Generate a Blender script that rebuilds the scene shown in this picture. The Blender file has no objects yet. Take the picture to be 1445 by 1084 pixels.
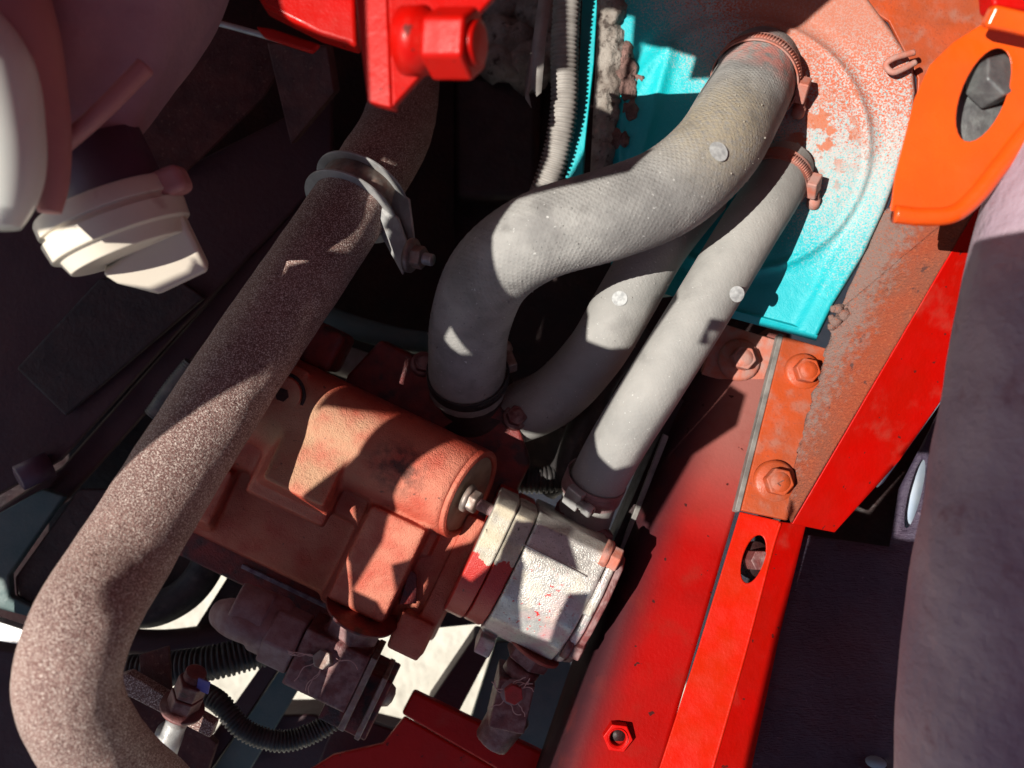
import bpy, bmesh, math, random
from mathutils import Vector, Matrix, noise as mnoise
from mathutils.geometry import delaunay_2d_cdt
random.seed(7)
SC = bpy.context.scene
COL = SC.collection
K = 0.000766                      # metres per reference pixel per metre of depth
CAMZ = 0.75
SUN = Vector((-0.545, -0.03, 0.838)).normalized()   # towards the sun

# ------------------------------------------------------------------ camera, sky, sun, exposure
cam_d = bpy.data.cameras.new('camera'); cam = bpy.data.objects.new('camera', cam_d); COL.objects.link(cam)
cam.location = (0, 0, CAMZ); cam.rotation_euler = (0, 0, 0)
cam_d.sensor_width = 36; cam_d.lens = 36 / (1445 * K)
cam_d.clip_start = 0.02; cam_d.clip_end = 200
cam_d.dof.use_dof = True; cam_d.dof.focus_distance = 0.785; cam_d.dof.aperture_fstop = 4.0
SC.camera = cam
SC.render.resolution_x = 1024; SC.render.resolution_y = 768
W = bpy.data.worlds.new('World'); SC.world = W; W.use_nodes = True
wn = W.node_tree; wn.nodes.clear()
sky = wn.nodes.new('ShaderNodeTexSky'); sky.sky_type = 'NISHITA'; sky.sun_disc = False
el = math.asin(SUN.z); sky.sun_elevation = el
sky.sun_rotation = math.atan2(SUN.x, SUN.y)
bg = wn.nodes.new('ShaderNodeBackground'); bg.inputs['Strength'].default_value = 0.05
wo = wn.nodes.new('ShaderNodeOutputWorld')
wn.links.new(sky.outputs[0], bg.inputs[0]); wn.links.new(bg.outputs[0], wo.inputs[0])
sd = bpy.data.lights.new('sun', 'SUN'); so = bpy.data.objects.new('sun', sd); COL.objects.link(so)
sd.energy = 5.0; sd.angle = math.radians(0.22); sd.color = (1.0, 0.95, 0.86)
so.rotation_euler = SUN.to_track_quat('Z', 'Y').to_euler(); so.location = SUN * 3
VS = SC.view_settings
VS.view_transform = 'Standard'; VS.look = 'None'; VS.gamma = 1; VS.use_curve_mapping = False; VS.exposure = 0.55

# ------------------------------------------------------------------ placing helpers
def P(px, py, z=0.0):
    d = CAMZ - z
    return Vector(((px - 722.5) * K * d, (542 - py) * K * d, z))
def m(pxl, z=0.0): return pxl * K * (CAMZ - z)
def PL(s, t, h): return P(480 + .9 * s + .43 * t, 690 + .43 * s - .9 * t, h)   # along / across the pump axis
AX = Vector((.9, -.43, 0)).normalized(); PX = Vector((.43, .9, 0)).normalized(); Z = Vector((0, 0, 1))

# ------------------------------------------------------------------ materials
class NT:
    def __init__(s, name):
        s.m = bpy.data.materials.new(name); s.m.use_nodes = True
        s.t = s.m.node_tree; s.b = s.t.nodes['Principled BSDF']; s._p = None
    def n(s, ty, **k):
        o = s.t.nodes.new(ty)
        for a, v in k.items(): setattr(o, a, v)
        return o
    def l(s, a, b): s.t.links.new(a, b)
    def pos(s):
        if not s._p: s._p = s.n('ShaderNodeNewGeometry')
        return s._p.outputs['Position']
    def nrm(s): s.pos(); return s._p.outputs['Normal']
    def noise(s, scale, detail=4, seed=0, rough=.55, stretch=None, dist=0):
        mp = s.n('ShaderNodeMapping'); mp.inputs['Location'].default_value = (seed * 3.17, seed * 1.7, seed * .9)
        if stretch:
            mp.inputs['Rotation'].default_value = (0, 0, stretch[0]); mp.inputs['Scale'].default_value = stretch[1]
        s.l(s.pos(), mp.inputs[0])
        t = s.n('ShaderNodeTexNoise'); t.inputs['Scale'].default_value = scale; t.inputs['Detail'].default_value = detail
        t.inputs['Roughness'].default_value = rough; t.inputs['Distortion'].default_value = dist
        s.l(mp.outputs[0], t.inputs['Vector']); return t.outputs['Fac']
    def rng(s, v, lo, hi, a=0, b=1):
        r = s.n('ShaderNodeMapRange', interpolation_type='SMOOTHSTEP')
        r.inputs[1].default_value = lo; r.inputs[2].default_value = hi; r.inputs[3].default_value = a; r.inputs[4].default_value = b
        s.l(v, r.inputs[0]); return r.outputs[0]
    def math(s, op, a, b):
        o = s.n('ShaderNodeMath', operation=op)
        for i, v in enumerate((a, b)):
            if isinstance(v, (int, float)): o.inputs[i].default_value = v
            else: s.l(v, o.inputs[i])
        return o.outputs[0]
    def dot(s, v, vec):
        o = s.n('ShaderNodeVectorMath', operation='DOT_PRODUCT'); s.l(v, o.inputs[0]); o.inputs[1].default_value = vec
        return o.outputs['Value']
    def mask(s, k):
        ty = k[0]
        if ty == 'noise':                      # scale, lo, hi, seed
            return s.rng(s.noise(k[1], 5, k[4] if len(k) > 4 else 1), k[2], k[3])
        if ty == 'fine': return s.rng(s.noise(k[1], 2, k[4] if len(k) > 4 else 2, .6), k[2], k[3])
        if ty == 'up': return s.rng(s.dot(s.nrm(), (0, 0, 1)), k[1], k[2])
        if ty == 'dir': return s.rng(s.dot(s.nrm(), k[1]), k[2], k[3])
        if ty == 'lin': return s.lin(k[1], k[2])
        if ty == 'ball':
            o = s.n('ShaderNodeVectorMath', operation='DISTANCE'); s.l(s.pos(), o.inputs[0]); o.inputs[1].default_value = k[1]
            return s.rng(o.outputs['Value'], k[2], k[3], 1, 0)
        if ty == 'speck':                      # fine noise with an amount set by other masks
            f = s.noise(k[1], 3, 5, .7); amt = s.mask(k[2])
            v = s.math('ADD', f, s.math('MULTIPLY', amt, k[3])); return s.rng(v, k[4], k[5])
        if ty == 'mul': return s.math('MULTIPLY', s.mask(k[1]), s.mask(k[2]))
        if ty == 'max': return s.math('MAXIMUM', s.mask(k[1]), s.mask(k[2]))
        if ty == 'inv': return s.math('SUBTRACT', 1.0, s.mask(k[1]))
    def lin(s, a, b):                           # 0 at point a, 1 at point b (world)
        a = Vector(a); b = Vector(b); d = b - a; q = d / d.length_squared
        return s.rng(s.math('SUBTRACT', s.dot(s.pos(), q), a.dot(q)), 0, 1)
    def mixc(s, f, a, b):
        o = s.n('ShaderNodeMix', data_type='RGBA')
        s.l(f, o.inputs[0])
        for i, v in ((6, a), (7, b)):
            if isinstance(v, tuple): o.inputs[i].default_value = (*v, 1)
            else: s.l(v, o.inputs[i])
        return o.outputs[2]
    def mixf(s, f, a, b):
        o = s.n('ShaderNodeMix', data_type='FLOAT'); s.l(f, o.inputs[0])
        for i, v in ((2, a), (3, b)):
            if isinstance(v, (int, float)): o.inputs[i].default_value = v
            else: s.l(v, o.inputs[i])
        return o.outputs[0]

def mat(name, c, c2=None, nscale=25, rough=.5, metal=0.0, layers=(), bump=(), coat=0, spec=.5, weave=0):
    """layers: (colour, mask, rough, metal, strength); bump: (scale, distance, detail[, stretch])"""
    g = NT(name)
    col = g.mixc(g.rng(g.noise(nscale, 6, 3), .32, .68), c, c2 or tuple(x * .75 for x in c))
    r = g.rng(g.noise(nscale * 2.3, 5, 9), .3, .7, max(rough - .08, .03), min(rough + .12, 1)); mt = metal
    for L in layers:
        f = g.mask(L[1])
        if len(L) > 4: f = g.math('MULTIPLY', f, L[4])
        col = g.mixc(f, col, L[0])
        r = g.mixf(f, r, L[2] if len(L) > 2 else rough)
        mt = g.mixf(f, mt, L[3] if len(L) > 3 else metal)
    g.l(col, g.b.inputs['Base Color']); g.l(r, g.b.inputs['Roughness'])
    if isinstance(mt, (int, float)): g.b.inputs['Metallic'].default_value = mt
    else: g.l(mt, g.b.inputs['Metallic'])
    g.b.inputs['Coat Weight'].default_value = coat; g.b.inputs['Coat Roughness'].default_value = .12
    g.b.inputs['Specular IOR Level'].default_value = spec
    prev = None
    if weave:                                   # woven plies showing through the rubber skin
        uv = g.n('ShaderNodeUVMap'); hs = []
        for ang in (.95, -.95):
            mp = g.n('ShaderNodeMapping'); mp.inputs['Rotation'].default_value = (0, 0, ang); g.l(uv.outputs[0], mp.inputs[0])
            wv = g.n('ShaderNodeTexWave'); wv.inputs['Scale'].default_value = 92; wv.inputs['Distortion'].default_value = .6
            wv.inputs['Detail Scale'].default_value = 40
            g.l(mp.outputs[0], wv.inputs['Vector']); hs.append(wv.outputs['Fac'])
        o = g.n('ShaderNodeBump'); o.inputs['Strength'].default_value = 1; o.inputs['Distance'].default_value = weave
        g.l(g.math('MULTIPLY', g.math('MAXIMUM', hs[0], hs[1]), g.rng(g.noise(18, 3, 6), .3, .7, .25, 1)), o.inputs['Height']); prev = o.outputs[0]
    for b in bump:
        o = g.n('ShaderNodeBump'); o.inputs['Strength'].default_value = 1; o.inputs['Distance'].default_value = b[1]
        g.l(g.noise(b[0], b[2], 4, .6, b[3] if len(b) > 3 else None), o.inputs['Height'])
        if prev: g.l(prev, o.inputs['Normal'])
        prev = o.outputs[0]
    if prev: g.l(prev, g.b.inputs['Normal'])
    g.m['nt'] = 0
    return g.m

DUST = (.36, .30, .25)
ORANGE = (.62, .055, .006)
RED = (.46, .002, .0005)
M = {}
M['hose'] = mat('grey_dusty_rubber', (.17, .165, .16), (.30, .293, .28), 22, .78, layers=[
        ((.34, .285, .195), ('mul', ('ball', P(1028, 165, .03), .015, .085), ('noise', 260, .2, .65)), .95, 0, .8),
        ((.50, .16, .13), ('mul', ('ball', P(1080, 95, -.06), .02, .05), ('noise', 90, .35, .6)), .95, 0, .8),
        ((.05, .05, .05), ('fine', 420, .66, .72), .6, 0, .6),
        ((.10, .095, .09), ('noise', 38, .55, .75, 14), .85, 0, .45),
        ((.62, .62, .60), ('fine', 300, .70, .74, 8), .5, 0, .6)],
        bump=[(900, .0004, 3), (120, .0008, 4)], weave=.00032)
M['hose_plain'] = mat('grey_rubber', (.24, .235, .225), (.31, .30, .285), 16, .72, layers=[
        ((.13, .125, .12), ('noise', 30, .56, .78, 14), .8, 0, .45), ((.62, .62, .60), ('fine', 380, .69, .74, 8), .5, 0, .5)], bump=[(800, .0003, 3), (90, .0006, 3)], weave=.0001)
M['black_rubber'] = mat('black_rubber', (.018, .016, .017), (.04, .035, .035), 40, .6, bump=[(500, .0004, 3)],
        layers=[(DUST, ('mul', ('up', .5, 1), ('noise', 60, .5, .8)), .9, 0, .25)])
M['pipe'] = mat('rusty_cast_pipe', (.17, .078, .066), (.26, .14, .118), 18, .6, layers=[
        ((.74, .64, .57), ('fine', 950, .50, .63), .38, 0, .85), ((.16, .055, .04), ('noise', 45, .60, .76, 17), .7, 0, .55),
        ((.10, .035, .03), ('fine', 330, .60, .70, 6), .7, 0, .8)],
        bump=[(820, .0019, 3), (180, .0010, 3)], spec=.6)
M['galv'] = mat('galvanised_steel', (.44, .44, .435), (.33, .325, .32), 70, .36, .35, layers=[
        ((.30, .22, .18), ('noise', 80, .60, .75), .8, 0, .5)], bump=[(700, .0002, 2)])
M['bolt_steel'] = mat('weathered_bolt_steel', (.33, .28, .25), (.20, .15, .13), 120, .5, .55, bump=[(700, .0003, 3)],
        layers=[((.30, .17, .13), ('noise', 120, .45, .65), .85, 0, .7)])
M['pump'] = mat('brick_orange_cast_paint', (.50, .075, .040), (.42, .050, .026), 30, .45, layers=[
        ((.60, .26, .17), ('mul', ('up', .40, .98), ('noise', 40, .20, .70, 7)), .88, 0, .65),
        ((.50, .33, .20), ('mul', ('mul', ('up', .45, .97), ('noise', 34, .22, .6)), ('ball', PL(-65, 45, -.02), .035, .075)), .9, 0, .75),
        ((.03, .015, .012), ('mul', ('ball', PL(60, 62, -.02), .006, .036), ('noise', 110, .36, .62)), .5, 0, .85),
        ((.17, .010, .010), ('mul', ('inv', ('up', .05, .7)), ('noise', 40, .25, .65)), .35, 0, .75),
        ((.03, .015, .012), ('noise', 160, .68, .73, 12), .4, 0, .7)],
        bump=[(820, .0013, 3), (260, .0008, 3)])
M['pump_dark'] = mat('dark_red_cast_paint', (.20, .018, .014), (.10, .010, .010), 60, .42, layers=[
        ((.02, .012, .014), ('noise', 45, .52, .68), .4, 0, .85)], bump=[(500, .0009, 4)])
M['alu'] = mat('bare_cast_aluminium', (.62, .60, .56), (.46, .44, .41), 70, .34, .6, layers=[
        ((.25, .23, .21), ('fine', 420, .56, .70, 21), .6, .2, .6), ((.66, .64, .60), ('fine', 520, .62, .70, 23), .3, .5, .7),
        ((.55, .48, .34), ('mul', ('up', .3, .9), ('noise', 45, .45, .68)), .8, 0, .4),
        ((.52, .20, .24), ('mul', ('lin', PL(300, -10, -.02), PL(370, -75, -.02)), ('noise', 60, .40, .6, 5)), .6, 0, .55),
        ((.50, .02, .018), ('mul', ('noise', 210, .62, .635, 4), ('ball', PL(318, -20, -.04), .012, .05)), .45, 0, 1),
        ((.10, .07, .06), ('noise', 120, .66, .74, 9), .7, 0, .6)],
        bump=[(700, .0005, 3)])
M['alu_flange'] = mat('half_painted_aluminium_flange', (.54, .50, .43), (.36, .33, .28), 80, .45, .3, layers=[
        ((.24, .21, .18), ('fine', 420, .56, .70, 21), .7, 0, .6),
        ((.56, .47, .30), ('mul', ('up', .4, .95), ('noise', 45, .40, .62)), .8, 0, .5),
        ((.42, .022, .016), ('speck', 70, ('lin', PL(250, 5, -.01), PL(250, -30, -.03)), 1.0, .95, 1.0), .4, 0, 1),
        ((.02, .015, .014), ('noise', 100, .68, .74, 9), .6, 0, .8)], bump=[(800, .0005, 3)])
M['fit'] = mat('red_brown_fitting_paint', (.17, .045, .042), (.10, .028, .03), 90, .48, layers=[
        ((.36, .25, .24), ('mul', ('up', .3, .95), ('noise', 90, .36, .66)), .8, 0, .55),
        ((.025, .015, .018), ('noise', 60, .60, .72, 6), .4, 0, .7)], bump=[(600, .0005, 4)])
M['fit_pale'] = mat('pale_dusty_fitting', (.30, .20, .20), (.22, .11, .11), 80, .6, bump=[(600, .0005, 4)])
M['red'] = mat('glossy_red_paint', RED, (.40, .004, .001), 18, .42, spec=.22, coat=.04, layers=[
        ((.05, .01, .008), ('fine', 120, .70, .715), .6, 0, .8), ((.30, .09, .06), ('noise', 26, .58, .80, 8), .75, 0, .35)], bump=[(120, .0004, 3), (500, .00015, 3)])
M['rail'] = mat('red_rail_with_dust_and_edge_shade', (.32, .001, .0003), (.26, .0015, .0005), 20, .55, spec=.1, layers=[
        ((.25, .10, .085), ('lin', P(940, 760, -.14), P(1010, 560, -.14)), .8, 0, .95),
        ((.025, .012, .016), ('lin', P(912, 905, -.09), P(852, 880, -.09)), .7, 0, .95),  # shade along the rail's left edge, painted in near-black
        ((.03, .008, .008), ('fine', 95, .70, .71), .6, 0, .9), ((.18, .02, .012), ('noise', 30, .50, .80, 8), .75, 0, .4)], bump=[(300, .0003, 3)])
M['red_bar'] = mat('bright_red_orange_paint', (.52, .008, .001), (.46, .014, .001), 25, .38, spec=.3, coat=.08, bump=[(110, .0005, 3), (420, .0002, 3)])
M['orange'] = mat('orange_overspray_paint', (.42, .058, .010), (.31, .055, .016), 25, .5, layers=[
        ((.27, .13, .095), ('noise', 55, .46, .72), .85, 0, .6), ((.22, .035, .012), ('fine', 380, .58, .68, 31), .85, 0, .5)], bump=[(400, .0003, 3)])
M['orange_gloss'] = mat('glossy_orange_paint', (.72, .085, .004), (.66, .07, .004), 14, .28, coat=.4, bump=[(90, .0004, 2)])
M['gusset'] = mat('gritty_orange_dusted_plate', (.25, .045, .016), (.19, .055, .03), 30, .95, layers=[
        ((.19, .135, .12), ('speck', 160, ('lin', P(1300, 470, -.06), P(1185, 420, -.08)), .7, .80, 1.15), .95, 0, .85),
        ((.05, .02, .02), ('noise', 75, .62, .68, 5), .95, 0, .8), ((.34, .08, .03), ('fine', 420, .55, .66, 15), .95, 0, .6)], bump=[(500, .0022, 4)])
TEAL = (.0, .42, .46)
A1 = ('mul', ('lin', P(960, 250, -.1), P(1090, 170, -.1)), ('lin', P(1120, 500, -.1), P(1160, 200, -.1)))
M['teal'] = mat('teal_paint_with_orange_overspray', TEAL, (.0, .36, .42), 10, .5, layers=[
        ((.46, .37, .35), ('speck', 640, A1, .38, .68, .98), .85, 0, .95),
        ((.45, .41, .40), ('speck', 600, ('mul', ('lin', P(1075, 440, -.1), P(1190, 330, -.1)), ('lin', P(1050, 200, -.1), P(1120, 200, -.1))), .28, .66, .96), .85, 0, .85),
        ((.44, .085, .03), ('speck', 560, ('mul', ('lin', P(960, 220, -.1), P(1140, 90, -.1)), ('lin', P(1130, 420, -.1), P(1170, 100, -.1))), .36, .74, .92), .85, 0, .95),
        ((.42, .115, .05), ('mul', ('ball', P(1160, 190, -.09), .015, .05), ('noise', 60, .50, .55, 3)), .8, 0, .9),
        ((.34, .10, .05), ('mul', ('ball', P(1165, 170, -.09), .01, .11), ('noise', 120, .60, .64, 11)), .8, 0, .8),
        ((.40, .15, .10), ('mul', ('lin', P(1060, 130, -.1), P(1060, 30, -.1)), ('speck', 300, ('lin', P(970, 60, -.1), P(1120, 30, -.1)), .6, .7, 1.0)), .85, 0, .8)],
        bump=[(700, .0004, 3), (60, .0012, 2)])
M['teal_plain'] = mat('plain_teal_paint', TEAL, (.0, .33, .38), 30, .4, bump=[(300, .0003, 2)])
M['teal_dull'] = mat('dull_teal_steel', (.06, .11, .11), (.09, .13, .125), 30, .6, bump=[(300, .0004, 3)])
M['clamp_paint'] = mat('oversprayed_clamp', (.42, .12, .075), (.36, .20, .17), 90, .7, bump=[(600, .0004, 3)])
M['foam'] = mat('grey_crumbling_foam', (.30, .27, .24), (.16, .13, .11), 45, .95, layers=[
        ((.04, .025, .02), ('noise', 70, .56, .68, 3), .95, 0, .9), ((.42, .26, .24), ('noise', 60, .62, .70, 8), .95, 0, .5)],
        bump=[(260, .003, 5)])
M['crumb'] = mat('crumbled_pink_foam', (.26, .15, .13), (.12, .07, .06), 90, .95, bump=[(400, .003, 5)])
M['conduit_grey'] = mat('grey_dusty_conduit', (.30, .28, .26), (.22, .20, .185), 60, .7)
M['conduit_black'] = mat('black_conduit', (.02, .018, .018), (.045, .04, .04), 60, .5)
M['brown'] = mat('dark_brown_gritty_panel', (.10, .032, .028), (.06, .020, .019), 40, .8, layers=[
        ((.20, .10, .08), ('fine', 260, .62, .72), .9, 0, .5)], bump=[(280, .0012, 4)])
M['purple_black'] = mat('dark_violet_black_sheet', (.036, .011, .018), (.050, .013, .018), 9, .55, layers=[
        ((.07, .03, .03), ('noise', 120, .68, .74), .8, 0, .5)], bump=[(200, .0006, 3)])
M['black'] = mat('oily_black_iron', (.015, .006, .007), (.028, .009, .009), 30, .55, bump=[(200, .001, 4)])
M['liner'] = mat('dark_fibrous_liner', (.080, .048, .075), (.050, .036, .066), 12, .5, layers=[
        ((.20, .15, .19), ('fine', 200, .69, .74), .7, 0, .4)],
        bump=[(150, .0016, 5, (.5, (1, 5, 1))), (60, .003, 3)])
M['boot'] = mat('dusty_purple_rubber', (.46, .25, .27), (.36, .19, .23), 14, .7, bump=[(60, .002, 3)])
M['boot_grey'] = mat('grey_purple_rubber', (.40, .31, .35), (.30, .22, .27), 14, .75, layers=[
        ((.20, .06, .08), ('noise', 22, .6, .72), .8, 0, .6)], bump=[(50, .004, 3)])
M['white'] = mat('off_white_plastic', (.72, .74, .70), (.66, .68, .64), 12, .35)
M['cream'] = mat('cream_plastic', (.66, .60, .50), (.60, .52, .44), 14, .4, layers=[
        ((.30, .10, .10), ('noise', 30, .60, .75), .7, 0, .5)])
M['pink'] = mat('dull_pink_rubber', (.46, .20, .19), (.38, .16, .17), 14, .6)
M['beige'] = mat('beige_machined_plate', (.34, .27, .19), (.24, .18, .13), 60, .6, bump=[(500, .0004, 3)])
M['violet_fit'] = mat('violet_purple_plastic', (.10, .05, .085), (.07, .035, .06), 20, .45)
M['blue_paint'] = mat('blue_paint_mark', (.10, .10, .42), (.16, .15, .40), 200, .7)
M['dot'] = mat('white_paint_dot', (.44, .45, .45), (.27, .275, .28), 260, .6)
M['thread'] = mat('frayed_thread', (.62, .42, .38), (.5, .32, .3), 60, .9)
M['concrete'] = mat('sunlit_pale_concrete', (.56, .53, .46), (.48, .45, .38), 6, .9, bump=[(40, .01, 4)], layers=[
        ((.38, .35, .29), ('noise', 26, .52, .70), .9, 0, .6)])
M['grey_box'] = mat('dark_grey_plastic', (.045, .045, .048), (.07, .07, .07), 30, .5, layers=[(DUST, ('mul', ('up', .6, 1), ('noise', 50, .4, .7)), .9, 0, .35)])
M['blue_worn'] = mat('worn_bluish_edge', (.22, .20, .24), (.10, .05, .09), 150, .5, .2, bump=[(500, .0006, 3)])
M['grey_bolt'] = mat('grey_zinc_bolt', (.17, .18, .18), (.10, .10, .105), 90, .45, .4, bump=[(300, .0004, 3)])
M['blocker_red'] = mat('dull_red_blocker_paint', (.20, .036, .032), (.16, .03, .028), 4, .7)  # for the added light blockers; red bounces warm light into the shade
M['copper'] = mat('reddish_sealing_washer', (.42, .12, .08), (.32, .07, .05), 90, .5, .3)
M['red_cap'] = mat('red_painted_bolt', (.42, .03, .03), (.32, .04, .035), 90, .6, bump=[(600, .0006, 4)])
M['steel_edge'] = mat('grey_steel_strip', (.30, .29, .27), (.16, .15, .14), 60, .5, .3)
M['paleblue'] = mat('pale_blue_white_plastic', (.46, .52, .60), (.36, .44, .56), 60, .4)

# ------------------------------------------------------------------ mesh helpers
def link(name, me, material, parent=None, smooth=True, bevel=None):
    o = bpy.data.objects.new(name, me); COL.objects.link(o)
    if material: me.materials.append(M[material] if isinstance(material, str) else material)
    if smooth:
        for p in me.polygons: p.use_smooth = True
    if bevel:
        b = o.modifiers.new('bevel', 'BEVEL'); b.width = bevel; b.segments = 3; b.limit_method = 'ANGLE'; b.angle_limit = math.radians(35)
        b.harden_normals = True
    if parent: o.parent = parent; o.location = -parent.matrix_world_loc if hasattr(parent, 'matrix_world_loc') else (0, 0, 0)
    return o
WL = {}
def thing(name, label, cat, loc, group=None):
    o = bpy.data.objects.new(name, None); COL.objects.link(o); o.location = loc; o.empty_display_size = .02
    o['label'] = label; o['category'] = cat
    if group: o['group'] = group
    WL[o.name] = Vector(loc); return o
def put(o, parent):                                   # child whose mesh is in world coordinates; nested allowed
    base = WL[parent.name]
    o.parent = parent
    me = o.data; xs = [v.co for v in me.vertices]
    c = sum(xs, Vector()) / max(len(xs), 1)
    me.transform(Matrix.Translation(-c)); o.location = c - base; WL[o.name] = c
    return o
def part(parent, name, me, material, smooth=True, bevel=None, label=None):
    o = put(link(name, me, material, None, smooth, bevel), parent)
    if label: o['label'] = label
    return o
def solo(name, me, material, label, cat, group=None, smooth=True, bevel=None, kind=None):
    o = link(name, me, material, None, smooth, bevel)
    xs = [v.co for v in me.vertices]; c = sum(xs, Vector()) / len(xs)
    me.transform(Matrix.Translation(-c)); o.location = c; WL[o.name] = c
    if kind: o['kind'] = kind
    else: o['label'] = label; o['category'] = cat
    if group: o['group'] = group
    return o
def mesh(bm, name='mesh'):
    me = bpy.data.meshes.new(name)
    bmesh.ops.recalc_face_normals(bm, faces=bm.faces[:]); bm.to_mesh(me); bm.free(); return me
def frame(d):
    d = Vector(d).normalized(); u = d.cross(Z if abs(d.z) < .9 else Vector((1, 0, 0))).normalized(); return d, u, d.cross(u)
def catmull(pts, n):
    out = []
    q = [pts[0]] + list(pts) + [pts[-1]]
    for i in range(1, len(q) - 2):
        for k in range(n):
            t = k / n; a, b, c, d = q[i - 1], q[i], q[i + 1], q[i + 2]
            out.append(tuple(.5 * (2 * b[j] + (c[j] - a[j]) * t + (2 * a[j] - 5 * b[j] + 4 * c[j] - d[j]) * t * t + (3 * b[j] - a[j] - 3 * c[j] + d[j]) * t ** 3) for j in range(len(b))))
    out.append(tuple(pts[-1])); return out
def tube_mesh(pts, seg=28, cap=True, rfun=None, n=10, wall=0):
    """pts: world (x,y,z,r)"""
    c = catmull([tuple(p) for p in pts], n)
    pos = [Vector(p[:3]) for p in c]; rad = [p[3] for p in c]
    bm = bmesh.new(); rings = []; u = None; L = 0; Ls = []
    uvl = bm.loops.layers.uv.new('UVMap')
    for i, p in enumerate(pos):
        t = (pos[min(i + 1, len(pos) - 1)] - pos[max(i - 1, 0)]).normalized()
        if u is None: u = frame(t)[1]
        u = (u - t * u.dot(t)).normalized(); v = t.cross(u)
        if i: L += (p - pos[i - 1]).length
        Ls.append(L)
        ring = []
        for k in range(seg):
            a = 2 * math.pi * k / seg; r = rad[i]
            if rfun: r = rfun(r, L, a, i)
            ring.append(bm.verts.new(p + (u * math.cos(a) + v * math.sin(a)) * r))
        rings.append(ring)
    R0 = rad[len(rad) // 2]
    for j, (a, b) in enumerate(zip(rings, rings[1:])):
        for k in range(seg):
            f = bm.faces.new((a[k], a[(k + 1) % seg], b[(k + 1) % seg], b[k]))
            for lp, (q, v_) in zip(f.loops, ((k, Ls[j]), (k + 1, Ls[j]), (k + 1, Ls[j + 1]), (k, Ls[j + 1]))): lp[uvl].uv = (q / seg * 2 * math.pi * R0, v_)
    if cap: bm.faces.new(rings[0][::-1]); bm.faces.new(rings[-1])
    return mesh(bm)
def ptube(l, rpx=None, **k):
    """l: (px,py,z,r metres)"""
    return tube_mesh([(*P(a[0], a[1], a[2]), a[3]) for a in l], **k)
def corr(pitch, depth):
    return lambda r, L, a, i: r + depth * (1 if (L / pitch) % 1 < .55 else -1) * .5
def lathe(prof, o, axis, seg=32, hexa=None):
    """prof: (distance along axis, radius); closed at both ends"""
    d, u, v = frame(axis); o = Vector(o); bm = bmesh.new(); rings = []
    for (h, r) in prof:
        rings.append([bm.verts.new(o + d * h + (u * math.cos(2 * math.pi * k / seg) + v * math.sin(2 * math.pi * k / seg)) * max(r, 1e-5)) for k in range(seg)])
    for a, b in zip(rings, rings[1:]):
        for k in range(seg): bm.faces.new((a[k], a[(k + 1) % seg], b[(k + 1) % seg], b[k]))
    bm.faces.new(rings[0][::-1]); bm.faces.new(rings[-1]); return mesh(bm)
def ringlathe(prof, o, axis, seg=48):
    """closed profile (torus-like)"""
    d, u, v = frame(axis); o = Vector(o); bm = bmesh.new(); rings = []
    for k in range(seg):
        a = 2 * math.pi * k / seg; e = u * math.cos(a) + v * math.sin(a)
        rings.append([bm.verts.new(o + d * h + e * r) for h, r in prof])
    for i in range(seg):
        A, B = rings[i], rings[(i + 1) % seg]
        for k in range(len(prof)):
            j = (k + 1) % len(prof); bm.faces.new((A[k], A[j], B[j], B[k]))
    return mesh(bm)
def obox(c, dims, ax=Vector((1, 0, 0)), ay=None, az=None, bm=None, taper=1):
    ax = Vector(ax).normalized(); ay = Vector(ay).normalized() if ay is not None else frame(ax)[1]
    az = Vector(az).normalized() if az is not None else ax.cross(ay).normalized()
    own = bm is None; bm = bm or bmesh.new(); c = Vector(c); vs = []
    for k in (-1, 1):
        f = taper if k == 1 else 1
        for i, j in ((-1, -1), (1, -1), (1, 1), (-1, 1)):
            vs.append(bm.verts.new(c + ax * i * dims[0] / 2 * f + ay * j * dims[1] / 2 * f + az * k * dims[2] / 2))
    for f in ((3, 2, 1, 0), (4, 5, 6, 7), (0, 1, 5, 4), (1, 2, 6, 5), (2, 3, 7, 6), (3, 0, 4, 7)): bm.faces.new([vs[i] for i in f])
    return mesh(bm) if own else None
def prism(pts, depth, normal=None, bm=None):
    """pts: world points of a roughly planar outline, extruded by depth against its normal (or along normal)"""
    own = bm is None; bm = bm or bmesh.new()
    n = Vector()
    for a, b in zip(pts, pts[1:] + pts[:1]): n += Vector(a).cross(Vector(b))
    n.normalize()
    if n.z < 0: n = -n
    if normal is not None: n = Vector(normal)
    A = [bm.verts.new(p) for p in pts]; B = [bm.verts.new(Vector(p) - n * depth) for p in pts]
    bm.faces.new(A); bm.faces.new(B[::-1])
    for i in range(len(A)):
        j = (i + 1) % len(A); bm.faces.new((A[i], B[i], B[j], A[j]))
    return mesh(bm) if own else None
def pplate(l, depth, z=None, **k): return prism([P(p[0], p[1], p[2] if len(p) > 2 else z) for p in l], depth, **k)
def inside(p, poly):
    c = False; j = len(poly) - 1
    for i in range(len(poly)):
        a, b = poly[i], poly[j]
        if (a[1] > p[1]) != (b[1] > p[1]) and p[0] < (b[0] - a[0]) * (p[1] - a[1]) / (b[1] - a[1]) + a[0]: c = not c
        j = i
    return c
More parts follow.
